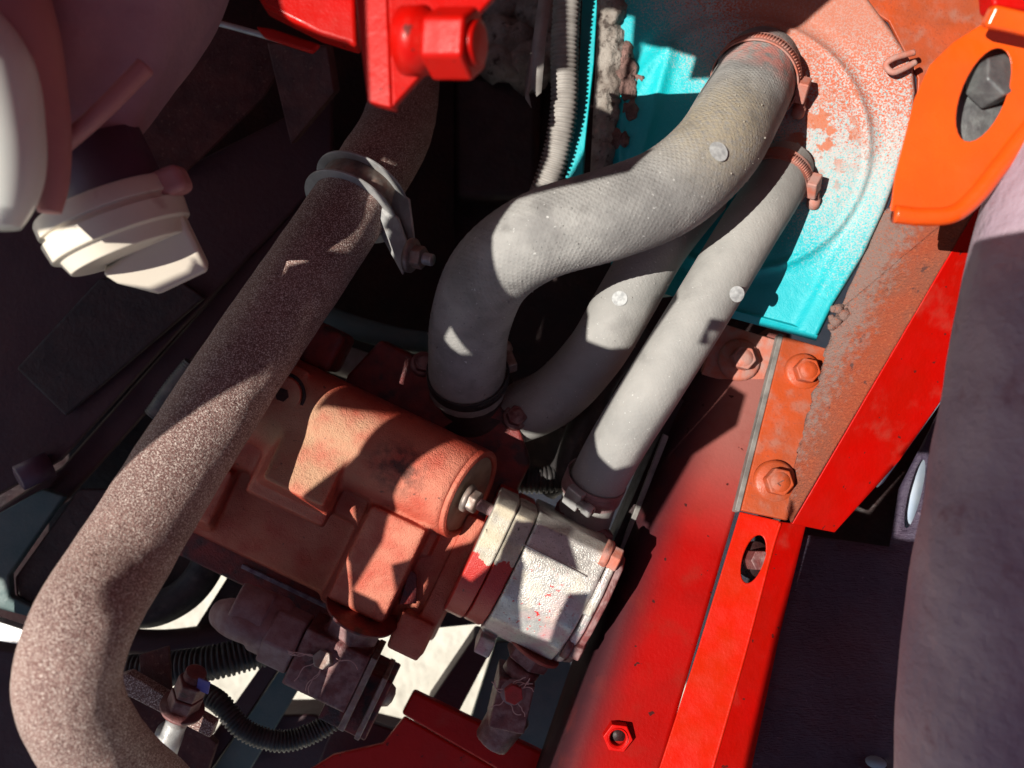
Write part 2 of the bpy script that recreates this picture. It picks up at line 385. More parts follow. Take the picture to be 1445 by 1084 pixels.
def holed(outline, holes, to3, thick, extra=()):
    """2-D outline with holes -> solid plate; to3 maps (u,v,side) to world"""
    vs = []; es = []
    for loop in [outline] + holes:
        n0 = len(vs); vs += [Vector(p) for p in loop]; es += [(n0 + i, n0 + (i + 1) % len(loop)) for i in range(len(loop))]
    vs += [Vector(e) for e in extra]
    V, E, F, *_ = delaunay_2d_cdt(vs, es, [], 0, 1e-6)
    bm = bmesh.new(); A = [bm.verts.new(to3(v.x, v.y, 0)) for v in V]; B = [bm.verts.new(to3(v.x, v.y, thick)) for v in V]
    for f in F:
        c = sum((V[i] for i in f), Vector((0, 0))) / len(f)
        if inside(c, outline) and not any(inside(c, h) for h in holes):
            bm.faces.new([A[i] for i in f]); bm.faces.new([B[i] for i in f][::-1])
    for e in [e for e in bm.edges if len(e.link_faces) == 1]:
        a, b = e.verts
        ia = A.index(a) if a in A else -1
        if ia >= 0 and b in A:
            try: bm.faces.new((a, b, B[A.index(b)], B[ia]))
            except ValueError: pass
    for v in [v for v in bm.verts if not v.link_faces]: bm.verts.remove(v)
    return mesh(bm)
def ellipse(cx, cy, a, b, ang=0, n=20):
    return [(cx + a * math.cos(t) * math.cos(ang) - b * math.sin(t) * math.sin(ang), cy + a * math.cos(t) * math.sin(ang) + b * math.sin(t) * math.cos(ang)) for t in [2 * math.pi * i / n for i in range(n)]]
def hexpts(c, axis, r, rot=0):
    d, u, v = frame(axis); return [Vector(c) + (u * math.cos(math.pi / 3 * k + rot) + v * math.sin(math.pi / 3 * k + rot)) * r for k in range(6)]
def hexa(c, axis, r, h, rot=0, bm=None):
    return prism(hexpts(Vector(c) + Vector(axis).normalized() * h, axis, r, rot), h, normal=Vector(axis).normalized(), bm=bm)
def cast(parent, name, pieces, material, voxel=.0022, smooth=6, label=None):
    """primitive solids fused into one casting with soft fillets"""
    bm = bmesh.new()
    for me in pieces: bm.from_mesh(me); bpy.data.meshes.remove(me)
    o = part(parent, name, mesh(bm), material, label=label)
    r = o.modifiers.new('fuse', 'REMESH'); r.mode = 'VOXEL'; r.voxel_size = voxel; r.use_smooth_shade = True
    s = o.modifiers.new('fillet', 'SMOOTH'); s.iterations = smooth; s.factor = .5
    return o
def joined(mes):
    bm = bmesh.new()
    for me in mes: bm.from_mesh(me); bpy.data.meshes.remove(me)
    me = bpy.data.meshes.new('mesh'); bm.to_mesh(me); bm.free(); return me
def threaded(o, axis, r, length, pitch=.0016):
    prof = [(0, r)]; h = 0
    while h < length - pitch:
        prof += [(h + pitch * .25, r), (h + pitch * .5, r * .84), (h + pitch * .75, r * .84), (h + pitch, r)]; h += pitch
    prof += [(length, r * .9)]
    return lathe(prof, o, axis, 18)
def flange_bolt(parent, c, axis, r, h, material='bolt_steel', washer=1.5, name='bolt', dish=True, rot=.3, label=None):
    """hex head with a collar; child of what it fastens, washer is its sub-part"""
    axis = Vector(axis).normalized()
    b = bmesh.new(); bm_h = hexa(Vector(c) + axis * h * .22, axis, r, h * .78, rot)
    o = part(parent, name, bm_h, material, smooth=False, bevel=r * .12, label=label)
    part(o, 'washer', lathe([(-.004, r * washer), (h * .12, r * washer), (h * .26, r * washer * .86)], c, axis, 28), material, smooth=True)
    if dish: part(o, 'head_face', lathe([(-.001, r * .72), (.0006, r * .66), (.0008, r * .2)], Vector(c) + axis * h, axis, 20), material)
    return o
def nut_stud(parent, c, axis, r, h, stud, mat_n='bolt_steel', mat_s='galv', washer=1.45):
    axis = Vector(axis).normalized()
    n = part(parent, 'nut', hexa(c, axis, r, h, .2), mat_n, smooth=False, bevel=r * .12)
    part(n, 'washer', lathe([(-.003, r * washer), (.0, r * washer), (.0015, r * washer * .9)], c, axis, 28), mat_n)
    part(n, 'stud', threaded(Vector(c) + axis * (h * .8), axis, r * .52, stud + h * .2), mat_s)
    return n
def clampband(name, label, c, axis, r, w, screw_dir, mat_b='clamp_paint', mat_s='clamp_paint', teeth_arc=(0, 2.4), group=None, screw_len=.024, screw_r=.0058, flip=1):
    """worm-drive hose clamp: band, slots, housing, slotted screw"""
    axis = Vector(axis).normalized(); c = Vector(c)
    sdv = Vector(screw_dir); sdv = (sdv - axis * sdv.dot(axis)).normalized(); tang = axis.cross(sdv) * flip
    t = thing(name, label, 'hose clamp', c, group)
    part(t, 'band', ringlathe([(-w / 2, r), (w / 2, r), (w / 2, r + .0016), (-w / 2, r + .0016)], c, axis, 64), mat_b, bevel=.0004)
    bm = bmesh.new(); n = 34
    for i in range(n):
        a = teeth_arc[0] + (teeth_arc[1] - teeth_arc[0]) * i / n
        e = sdv * math.cos(a) + tang * math.sin(a); tn = -sdv * math.sin(a) + tang * math.cos(a)
        obox(c + e * (r + .0016), (w * .55, .0012, .0012), (axis + tn * .25), e.cross(axis), None, bm)
    part(t, 'band_ridges', mesh(bm), mat_b)['kind'] = 'stuff'
    h = part(t, 'screw_housing', obox(c + sdv * (r + .005), (screw_len * .62, w * 1.05, .009), tang, axis, sdv), mat_s, bevel=.0015)
    s0 = c + sdv * (r + .0065) + tang * screw_len * .25
    s = part(t, 'screw', lathe([(0, screw_r * .7), (screw_len * .25, screw_r * .7), (screw_len * .27, screw_r), (screw_len * .55, screw_r), (screw_len * .6, screw_r * .8)], s0, tang, 20), mat_s)
    part(s, 'screw_slot', obox(s0 + tang * (screw_len * .6), (screw_r * 1.5, .0012, .0008), axis, sdv, tang), 'black')
    return t
def dot_on(parent, c, axis, r, rad, nrm):
    """round paint mark wrapped on a hose of radius r"""
    axis = Vector(axis).normalized(); nrm = Vector(nrm); nrm = (nrm - axis * nrm.dot(axis)).normalized(); tg = axis.cross(nrm)
    bm = bmesh.new(); rings = []
    for q in range(4):
        f = rad * q / 3
        rings.append([bm.verts.new(Vector(c) + axis * f * math.cos(a) + (nrm * math.cos(f * math.sin(a) / r) + tg * math.sin(f * math.sin(a) / r)) * (r + .0018)) for a in [2 * math.pi * k / 20 for k in range(20)]] if q else [bm.verts.new(Vector(c) + nrm * (r + .0018))])
    for k in range(20): bm.faces.new((rings[0][0], rings[1][k], rings[1][(k + 1) % 20]))
    for q in (1, 2):
        for k in range(20): bm.faces.new((rings[q][k], rings[q + 1][k], rings[q + 1][(k + 1) % 20], rings[q][(k + 1) % 20]))
    me = mesh(bm)
    return part(parent, 'paint_dot', me, 'dot')

# ================================================================== SETTING
me = bpy.data.meshes.new('g'); me.from_pydata([(-15, -15, -.95), (15, -15, -.95), (15, 15, -.95), (-15, 15, -.95)], [], [(0, 1, 2, 3)])
solo('ground', me, 'concrete', '', '', kind='structure', smooth=False)

# ---- unseen bay walls added beyond the frame to keep the skylight down
for (nm, lab, c, d) in (('right_shade_wall', 'dull red added wall cutting skylight beyond the large grey hose', (.74, 0, .15), (.006, 1.5, 1.3)),
                        ('top_shade_wall', 'dull red added wall cutting skylight beyond the teal panel', (-.1, .68, .15), (1.6, .006, 1.3))):
    solo(nm, obox(c, d, (1, 0, 0), (0, 1, 0), (0, 0, 1)), 'blocker_red', lab, 'shade wall', smooth=False)
# ---- stamped teal panel (height field)
def panel_z(x, y):
    r = math.hypot(x - 1050, (y - 205) * 1.0)
    z = -.112 + .035 * (x - 950) / 330
    z += .0065 * math.exp(-((r - 176) / 4.5) ** 2) + .005 * (1 / (1 + math.exp((r - 172) / 3)))
    z -= .004 * math.exp(-((r - 196) / 8) ** 2) * (1 if x < 1000 else .3)
    # pocket pressed in the upper left, with a rib running down
    z -= .03 / (1 + math.exp(-(-(x - 905 - (y - 60) * .05)) / 6)) * 0
    rib = (x - (945 - (y - 70) * .28)) / 9
    if 60 < y < 230: z += .006 * math.exp(-rib * rib)
    # diagonal crease on the right
    q = (x - 1290) * .88 + (y - 190) * .47
    z += .006 / (1 + math.exp(-(q + 18) / 3))
    return z
right_edge = [(-60, 1200), (0, 1222), (40, 1252), (90, 1284), (130, 1288), (180, 1282), (250, 1262), (300, 1243), (360, 1215), (430, 1172), (475, 1150)]
def redge(y):
    for (a, xa), (b, xb) in zip(right_edge, right_edge[1:]):
        if a <= y <= b: return xa + (xb - xa) * (y - a) / (b - a)
    return 1150
bm = bmesh.new(); rows = []
ys = [-60 + i * 5 for i in range(108)]
for y in ys:
    row = []; xr = redge(y)
    for i in range(88):
        x = 862 + (xr - 862) * i / 87
        yy = y
        bot = 440 + (x - 1030) * .27
        if y > bot: yy = bot
        z = panel_z(x, yy)
        row.append(bm.verts.new(P(x, yy, z)))
    x = xr + 3; row.append(bm.verts.new(P(x, min(y, 440 + (x - 1030) * .27), panel_z(xr, y) - .004)))
    row.append(bm.verts.new(P(x + 2, min(y, 440 + (x - 1030) * .27), panel_z(xr, y) - .03)))
    rows.append(row)
for a, b in zip(rows, rows[1:]):
    for i in range(len(a) - 1):
        try: bm.faces.new((a[i], b[i], b[i + 1], a[i + 1]))
        except ValueError: pass
bmesh.ops.remove_doubles(bm, verts=bm.verts[:], dist=1e-5)
tp = thing('stamped_panel', 'teal stamped metal panel speckled with orange overspray where the hoses enter', 'metal panel', P(1050, 240, -.11))
part(tp, 'panel_face', mesh(bm), 'teal')
part(tp, 'bottom_lip', pplate([(1015, 432, -.102), (1148, 468, -.086), (1160, 430, -.084), (1166, 436, -.088), (1152, 482, -.09), (1012, 444, -.106)], .012), 'teal', bevel=.001)
part(tp, 'wire_hook', tube_mesh([(*P(a, b, z), .0028) for a, b, z in ((1290, 74, -.066), (1262, 82, -.066), (1250, 92, -.068), (1262, 102, -.066), (1292, 88, -.066))], 12), 'clamp_paint')
# ---- plates around the panel
solo('cover_plate', pplate([(1150, -40), (1520, -40), (1520, 330), (1240, 330), (1292, 200), (1296, 110), (1255, 30), (1190, -12)], .004, z=-.088), 'orange',
     'orange dusted flat plate beyond the rounded corner of the teal panel', 'metal plate', bevel=.001)

# ---- gusset and red side plate
gp = thing('gusset', 'gritty orange dusted gusset with a red side face rising beside the red rail', 'gusset', P(1240, 520, -.1))
def grid_sheet(c00, c10, c11, c01, nu, nv, rough, thick, edge=0, seed=0):
    bm = bmesh.new(); V = []
    for j in range(nv + 1):
        row = []
        for i in range(nu + 1):
            u, v = i / nu, j / nv
            p = (c00 * (1 - u) + c10 * u) * (1 - v) + (c01 * (1 - u) + c11 * u) * v
            q = mnoise.noise(p * 60 + Vector((seed, 0, 0))) + .6 * mnoise.noise(p * 160)
            p = p + Vector((0, 0, rough * q))
            if edge and i == 0: p += Vector((edge * mnoise.noise(p * 90), edge * mnoise.noise(p * 70 + Vector((5, 0, 0))), 0))
            row.append(bm.verts.new(p))
        V.append(row)
    for j in range(nv):
        for i in range(nu): bm.faces.new((V[j][i], V[j][i + 1], V[j + 1][i + 1], V[j + 1][i]))
    me = mesh(bm); return me
g = part(gp, 'gritty_face', grid_sheet(P(1185, 440, -.092), P(1400, 260, -.045), P(1118, 738, -.060), P(1110, 700, -.075), 40, 60, .0009, .004, .008, 3), 'gusset')
sm = g.modifiers.new('solid', 'SOLIDIFY'); sm.thickness = .004; sm.offset = -1
g2 = part(gp, 'upper_face', grid_sheet(P(1248, 300, -.085), P(1400, 200, -.046), P(1400, 262, -.046), P(1184, 442, -.093), 40, 20, .0009, .004, 0, 4), 'gusset')
sm = g2.modifiers.new('solid', 'SOLIDIFY'); sm.thickness = .004; sm.offset = -1
part(gp, 'side_face', pplate([(1118, 740, -.059), (1402, 255, -.042), (1420, 330, -.055), (1350, 535, -.075), (1270, 650, -.085), (1178, 752, -.085)], .004), 'red', bevel=.001)
part(gp, 'worn_edge', pplate([(1322, 572, -.08), (1334, 560, -.08), (1246, 682, -.09), (1238, 688, -.09)], .003), 'paleblue')
bm = bmesh.new()
for i in range(9):
    a = P(1190 + random.uniform(-18, 12), 445 + random.uniform(-14, 22), -.086)
    bmesh.ops.create_icosphere(bm, subdivisions=1, radius=random.uniform(.003, .007), matrix=Matrix.Translation(a))
for v in bm.verts: v.co += Vector((mnoise.noise(v.co * 300), mnoise.noise(v.co * 310 + Vector((3, 0, 0))), 0)) * .003
part(gp, 'crumbled_edge', mesh(bm), 'gusset')['kind'] = 'stuff'

# ---- red rail
def zr(y): return -.14 + .10 * (y - 470) / 600
rl = thing('frame_rail', 'broad red frame rail with a fading grey dusted upper end', 'frame rail', P(930, 860, -.16))
bm = bmesh.new(); rows = []
for j in range(41):
    v = j / 40
    L = Vector((942 + (748 - 942) * v, 560 + (1130 - 560) * v)); R = Vector((1118 + (918 - 1118) * v, 440 + (1130 - 440) * v))
    row = []
    for i in range(25):
        u = i / 24; q = R.lerp(L, u); z = zr(q.y)
        if u > .72: z -= .09 * ((u - .72) / .28) ** 2
        row.append(bm.verts.new(P(q.x, q.y, z)))
    rows.append(row)
for a, b in zip(rows, rows[1:]):
    for i in range(24): bm.faces.new((a[i], a[i + 1], b[i + 1], b[i]))
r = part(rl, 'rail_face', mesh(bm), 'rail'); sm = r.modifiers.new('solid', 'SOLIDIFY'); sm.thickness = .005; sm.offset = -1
nt = part(rl, 'weld_nut', ringlathe([(-.002, .0068), (.0105, .0068), (.0118, .0085), (-.002, .0085)], P(870, 1035, zr(1035) + .001), Z, 24), 'red', bevel=.0006)
bm = bmesh.new(); hp = hexpts(P(870, 1035, 0), Z, .0128, .4); hb = hexpts(P(870, 1035, 0), Z, .0128, .4)
inn = [P(870, 1035, 0) + Vector((math.cos(a), math.sin(a), 0)) * .0085 for a in [2 * math.pi * k / 24 for k in range(24)]]
part(nt, 'hex_body', holed([(p.x, p.y) for p in hp], [[(p.x, p.y) for p in inn]], lambda a, b, s: Vector((a - P(870, 1035, 0).x + P(870, 1035, zr(1035)).x, b - P(870, 1035, 0).y + P(870, 1035, zr(1035)).y, zr(1035) + .0115 - s)), .0125), 'red', smooth=False, bevel=.0008)
part(nt, 'thread_hole', lathe([(0, .0067), (.0065, .0067)], P(870, 1035, zr(1035)), Z, 24), 'black')
for (x, y, rr) in ((848, 997, .007), (870, 1012, .006)):
    part(rl, 'weld_blob', lathe([(-.001, rr), (.0012, rr * .85), (.0018, rr * .3)], P(x, y, zr(y)), Z, 20), 'red')
sq = part(rl, 'square_washer', pplate([(1014, 455), (1096, 480), (1072, 556), (990, 528)], .009, z=-.124), 'clamp_paint', bevel=.001, label='square washer plate dusted pink at the top of the rail')
fb = flange_bolt(sq, P(1043, 508, -.124), (0.05, .1, 1), .0115, .018, 'clamp_paint', 1.75)
# black sheet strip between pump and rail
st = thing('edge_strip', 'narrow black strip with bare steel edges along the red rail', 'metal strip', P(905, 700, -.14))
part(st, 'strip_sheet', pplate([(955, 560), (968, 566), (880, 770), (838, 900), (826, 892), (868, 760)], .05, z=-.125), 'black', bevel=.001)
part(st, 'steel_edge', pplate([(936, 612, -.112), (944, 616, -.112), (872, 800, -.116), (866, 797, -.116)], .004), 'steel_edge', bevel=.0008)
part(st, 'steel_edge', pplate([(948, 615, -.118), (952, 617, -.118), (880, 800, -.12), (877, 799, -.12)], .004), 'steel_edge', bevel=.0006)

# ---- red angle bar with its bolts
ab = thing('angle_bar', 'bright red angle bar with orange bolted upper plate and a slotted bolt hole', 'angle bar', P(1060, 860, -.12))
slot = ellipse(1063, 789, 35, 15, math.radians(107), 26)
def bz(y): return zr(y) + .02
Lz = -.112
outl = [(1044, 722), (1100, 735), (1088, 780), (1050, 925), (1000, 1100), (925, 1100), (985, 915)]
part(ab, 'front_face', holed(outl, [slot], lambda a, b, s: P(a, b, bz(b) - s), .006), 'red_bar', smooth=False, bevel=.0012)
part(ab, 'side_face', pplate([(1101, 736, bz(736)), (1138, 741, bz(741) - .014), (1100, 900, bz(900) - .014), (1058, 1100, bz(1100) - .014), (1001, 1100, bz(1100)), (1051, 925, bz(925)), (1089, 780, bz(780))], .005), 'red', bevel=.001)
upz = -.106
up = part(ab, 'upper_plate', pplate([(x, y, zr(y) + .034) for x, y in ((1106, 474), (1168, 492), (1156, 560), (1142, 640), (1112, 734), (1046, 720))], .006), 'orange', bevel=.0012, label='orange upper plate with two flange bolts')
part(ab, 'plate_edge', pplate([(1099, 470, zr(470) + .032), (1106, 472, zr(470) + .032), (1044, 722, zr(722) + .032), (1037, 720, zr(722) + .032)], .01), 'steel_edge', bevel=.0008)
flange_bolt(ab, P(1133, 525, zr(525) + .034), (.05, .12, 1), .0118, .015, 'orange', 1.45)
fbm = flange_bolt(ab, P(1093, 680, zr(680) + .034), (.05, .1, 1), .0128, .016, 'orange', 1.5)
fc = bpy.data.curves.new('mark', 'FONT'); fc.body = '7'; fc.size = .009; fc.extrude = .0004; fc.align_x = 'CENTER'; fc.align_y = 'CENTER'
fo_ = bpy.data.objects.new('mark', fc); COL.objects.link(fo_); bpy.context.view_layer.update()
fm = bpy.data.meshes.new_from_object(fo_.evaluated_get(bpy.context.evaluated_depsgraph_get())); bpy.data.objects.remove(fo_)
fm.materials.clear()
fax = Vector((.05, .1, 1)).normalized()
fm.transform(Matrix.Translation(P(1093, 680, zr(680) + .034) + fax * .0171) @ fax.to_track_quat('Z', 'Y').to_matrix().to_4x4() @ Matrix.Rotation(-.25, 4, 'Z'))
part(fbm, 'head_mark', fm, 'gusset', smooth=False)
sb = part(ab, 'slot_bolt', joined([hexa(P(1059, 790, bz(792) - .018), (.25, .15, 1), .0095, .019, .5)]), 'fit', smooth=False, bevel=.001)
part(sb, 'washer', lathe([(0, .017), (.003, .017)], P(1063, 790, bz(792) - .02), Z, 28), 'black')
part(ab, 'fold_bead', tube_mesh([(*P(a, b, bz(b) - .001), .0016) for a, b in ((1101, 738), (1088, 780), (1050, 925), (1001, 1098))], 8), 'red_bar')

# ---- dark liner at lower right
hole = ellipse(1291, 697, 50, 9, math.radians(104), 22)
hole2 = ellipse(1236, 1076, 16, 9, .3, 14)
lo = [(1120, 752), (1255, 772), (1268, 690), (1335, 560), (1500, 420), (1500, 1120), (1040, 1120)]
ex = [(x, y) for x in range(1060, 1500, 22) for y in range(500, 1120, 22) if inside((x, y), lo) and not inside((x, y), ellipse(1291, 697, 60, 18, math.radians(104))) and not inside((x, y), ellipse(1236, 1076, 24, 16, .3))]
def lz(a, b, s):
    n = mnoise.noise(Vector((a, b, 0)) * .012) * .006 + mnoise.noise(Vector((a, b, 3)) * .04) * .0018
    return P(a, b, bz(b) - .03 + n + (.02 if a > 1255 else 0) * min(1, (a - 1255) / 30) - s)
ln = thing('wheel_liner', 'dark violet fibrous liner sheet with small cut slots beside the red angle bar', 'liner', P(1220, 900, -.16))
part(ln, 'liner_sheet', holed(lo, [hole, hole2], lz, .004, ex), 'liner')
part(ln, 'black_backing', pplate([(1090, 600), (1500, 380), (1500, 1130), (1010, 1130)], .004, z=-.2), 'black')
part(ln, 'pale_backing', pplate(ellipse(1289, 697, 56, 14, math.radians(104), 22), .002, z=-.108), 'paleblue')
part(ln, 'pale_backing', pplate(ellipse(1236, 1076, 20, 12, .3, 16), .002, z=-.062), 'paleblue')

# ---- dark surroundings
eb = thing('engine_block', 'oily black engine block deep behind the hoses', 'engine', P(650, 300, -.36))
part(eb, 'block_face', pplate([(330, -60), (1120, -60), (1120, 560), (760, 590), (716, 560), (640, 560), (420, 640), (330, 420)], .12, z=-.3), 'black', bevel=.01)
part(eb, 'side_boss', obox(P(700, 200, -.29), (.10, .14, .05)), 'black', bevel=.012)
part(eb, 'oil_rib', obox(P(560, 360, -.28), (.20, .03, .03), (1, -.35, 0)), 'brown', bevel=.006)
part(eb, 'oil_rib', obox(P(960, 395, -.22), (.14, .03, .03), (1, .15, 0)), 'teal_dull', bevel=.006)

sp = thing('bay_side_sheet', 'dark violet black sheet metal with a square recess under the filler neck', 'sheet metal', P(200, 520, -.22))
part(sp, 'upper_sheet', pplate([(-40, 300, -.17), (230, 250, -.17), (470, 130, -.2), (470, 240, -.2), (250, 470, -.18), (85, 650, -.17), (-40, 720, -.17)], .01), 'purple_black', bevel=.004)
part(sp, 'recess_edge', pplate([(22, 520, -.163), (140, 392, -.163), (250, 392, -.166), (290, 420, -.168), (92, 588, -.163)], .006), 'black', bevel=.003)
part(sp, 'lower_strip', pplate([(-40, 742, -.185), (85, 660, -.185), (440, 260, -.2), (462, 280, -.2), (240, 545, -.195), (100, 700, -.19), (-40, 830, -.19)], .012), 'purple_black', bevel=.004)
part(sp, 'floor_sheet', pplate([(-420, -260), (640, -260), (640, 420), (480, 620), (300, 720), (250, 790), (190, 880), (-120, 1020), (-420, 1150)], .01, z=-.26), 'black')
part(sp, 'tube_stub', lathe([(0, .013), (.03, .013), (.031, .010)], P(70, 655, -.165), (-.6, -.35, .5), 24), 'violet_fit')
bp = thing('gritty_bulkhead', 'gritty dark brown bulkhead panel with a folded corner piece', 'bulkhead', P(320, 140, -.18))
part(bp, 'panel', pplate([(190, 120, -.13), (290, 20, -.13), (420, 60, -.16), (372, 140, -.17), (262, 246, -.16), (180, 240, -.14)], .01), 'brown', bevel=.003)
part(bp, 'folded_corner', pplate([(376, 60, -.12), (462, 66, -.12), (472, 130, -.13), (410, 205, -.16)], .02), 'brown', bevel=.002)
part(bp, 'thin_rim', tube_mesh([(*P(a, b, z), .003) for a, b, z in ((262, 22, -.1), (320, 36, -.1), (400, 58, -.1))], 8), 'galv')

# ================================================================== HOSES
def hose(name, label, pts, material, cat='hose', rfun=None, n=12, seg=40, group=None):
    t = thing(name, label, cat, P(*pts[0][:3]), group)
    part(t, 'hose_body', ptube(pts, seg=seg, n=n, rfun=rfun), material)
    return t
RB = .0358
def wrap(r, L, a, i):   # faint woven wrap under the skin, shallow wobble
    return r + .00022 * math.sin(L * 900) * math.sin(a * 18) + .0006 * math.sin(L * 37 + 2 * math.cos(a))
H1 = [(1074, 96, -.11, .0365), (1067, 110, -.083, .0365), (1042, 156, -.042, .0365), (1008, 215, -.002, .036), (945, 268, .02, .0358), (860, 302, .026, .0356), (760, 335, .018, .0352), (692, 385, -.01, .035), (664, 450, -.05, .0352), (660, 510, -.09, .0355), (660, 548, -.12, .0355)]
h1 = hose('coolant_hose', 'thick grey dusty hose curving from the teal panel down to the pump inlet', H1, 'hose', rfun=wrap, n=26, seg=64)
hc = catmull([(*P(*p[:3]), p[3]) for p in H1], 26)
hk = min(range(1, len(hc) - 1), key=lambda k: (hc[k][0] - P(979, 242, hc[k][2]).x) ** 2 + (hc[k][1] - P(979, 242, hc[k][2]).y) ** 2)
dot_on(h1, hc[hk][:3], Vector(hc[hk + 1][:3]) - Vector(hc[hk - 1][:3]), hc[hk][3], .0078, Vector((0, 0, CAMZ)) - Vector(hc[hk][:3]))
H2 = [(990, 270, -.10, .027), (930, 345, -.085, .027), (880, 430, -.085, .0275), (838, 500, -.10, .0275), (780, 560, -.125, .0285), (715, 585, -.15, .030), (670, 575, -.165, .031)]
h2 = hose('coolant_hose', 'middle grey hose half shaded, passing below the thick curved hose', H2, 'hose_plain')
dot_on(h2, P(880, 432, -.086), (-.5, -.8, 0), .0277, .0066, (-.25, .15, 1))
H3 = [(1108, 235, -.095, .0255), (1092, 268, -.07, .0255), (1050, 335, -.05, .0255), (990, 435, -.04, .0255), (925, 540, -.045, .0255), (872, 625, -.065, .0255), (838, 690, -.095, .0255), (824, 730, -.115, .0255)]
h3 = hose('coolant_hose', 'straight smooth grey hose running from the teal panel to the silver pump', H3, 'hose_plain', n=16)
dot_on(h3, P(1018, 412, -.042), (-.5, -.8, 0), .0256, .0066, (.45, .1, 1))
def droplets(parent, pts, count, seed, a0=.2, a1=1.0):
    rnd = random.Random(seed); c = catmull([(*P(*p[:3]), p[3]) for p in pts], 30); bm = bmesh.new()
    for i in range(count):
        k = rnd.randrange(int(len(c) * a0), int(len(c) * a1) - 1); p = Vector(c[k][:3]); t = (Vector(c[k + 1][:3]) - p).normalized()
        e = Vector((rnd.uniform(-1, 1), rnd.uniform(-1, 1), rnd.uniform(.1, 1))); e = (e - t * e.dot(t)).normalized()
        bmesh.ops.create_icosphere(bm, subdivisions=1, radius=rnd.choice((.0004, .0006, .0009)), matrix=Matrix.Translation(p + e * c[k][3]) @ Matrix.Diagonal((1, 1, .7, 1)))
    return part(parent, 'grit_specks', mesh(bm), 'hose')
for t_, hp_, ct_, sd_ in ((h1, H1, 150, 1), (h2, H2, 45, 2)):
    droplets(t_, hp_, ct_, sd_)['kind'] = 'stuff'

c1 = P(1066, 112, -.081); ax1 = (P(1074, 96, -.105) - P(1042, 156, -.042)).normalized()
clampband('hose_clamp', 'orange dusted worm clamp on the thick hose at the teal panel', c1, ax1, .0378, .017, (.9, -.55, .5), screw_len=.03, teeth_arc=(-2.4, 0), flip=1, group='worm clamps at the teal panel')
c3 = P(1100, 251, -.082); ax3 = (P(1108, 235, -.095) - P(1050, 335, -.05)).normalized()
clampband('hose_clamp', 'orange dusted worm clamp on the straight smooth hose at the teal panel', c3, ax3, .0264, .016, (.9, -.5, .55), screw_len=.028, teeth_arc=(-2.6, 0), group='worm clamps at the teal panel')
ce = P(660, 528, -.105)
clampband('hose_clamp', 'dark band clamp on the thick hose just above the pump', ce, (0.0, -.55, -.83), .0365, .012, (.9, .5, .2), mat_b='black_rubber', mat_s='bolt_steel', screw_len=.026, teeth_arc=(-1.6, 0), flip=-1)
cs = P(838, 684, -.092)
clampband('hose_clamp', 'bright band clamp at the lower end of the straight smooth hose', cs, (P(824, 730, -.115) - P(872, 625, -.065)), .0268, .018, (-.55, -.1, .85), mat_b='fit_pale', mat_s='galv', screw_len=.026, teeth_arc=(-.2, 1.2), flip=-1)

# ---- rusty pipe and its strap clamp
RP = .0347
PIPE = [(585, 20, -.27, RP), (575, 95, -.22, RP), (562, 175, -.15, RP), (522, 248, -.085, RP), (452, 355, -.04, RP), (360, 490, -.006, RP), (266, 635, .03, RP), (180, 775, .072, RP), (118, 880, .115, RP), (97, 975, .115, RP), (140, 1062, .08, RP), (215, 1130, .02, RP)]
rp = thing('rusty_pipe', 'long rusty rough cast pipe bending past the orange pump', 'pipe', P(285, 635, .04))
part(rp, 'pipe_body', ptube(PIPE, seg=64, n=24, rfun=lambda r, L, a, i: r + .0006 * mnoise.noise(Vector((math.cos(a) * 3, math.sin(a) * 3, L * 60)))), 'pipe')
sc = thing('strap_clamp', 'galvanised channel strap clamp with nut and stud around the rusty pipe', 'pipe clamp', P(505, 275, -.06))
cc = P(503, 280, -.07); cax = (P(455, 355, -.04) - P(522, 248, -.085)).normalized()
for off in (-.0115, .0115):
    part(sc, 'flange_ring', ringlathe([(off - .001, RP + .001), (off + .001, RP + .001), (off + .001, RP + .0095), (off - .001, RP + .0095)], cc, cax, 64), 'galv', bevel=.0004)
part(sc, 'band', ringlathe([(-.0115, RP + .0006), (.0115, RP + .0006), (.0115, RP + .0022), (-.0115, RP + .0022)], cc, cax, 64), 'bolt_steel')
out = Vector((.86, -.5, .12)); out = (out - cax * out.dot(cax)).normalized(); nrm = cax.cross(out)
tip = P(578, 362, -.055)
for off in (-.0115, .0115):
    b0 = cc + cax * off + out * (RP + .004)
    part(sc, 'strap_tail', prism([b0 + nrm * .026 - out * .022, b0 + nrm * .012 + out * .006, tip + cax * off * .5 + Vector((.001, .012, 0)), tip + cax * off * .5 + Vector((-.004, -.012, 0)), b0 - nrm * .016 - out * .012], .0022), 'galv', bevel=.0005)
nut_stud(sc, tip + Vector((.003, 0, .004)), (.85, -.22, .3), .0105, .011, .009, 'bolt_steel', 'galv')

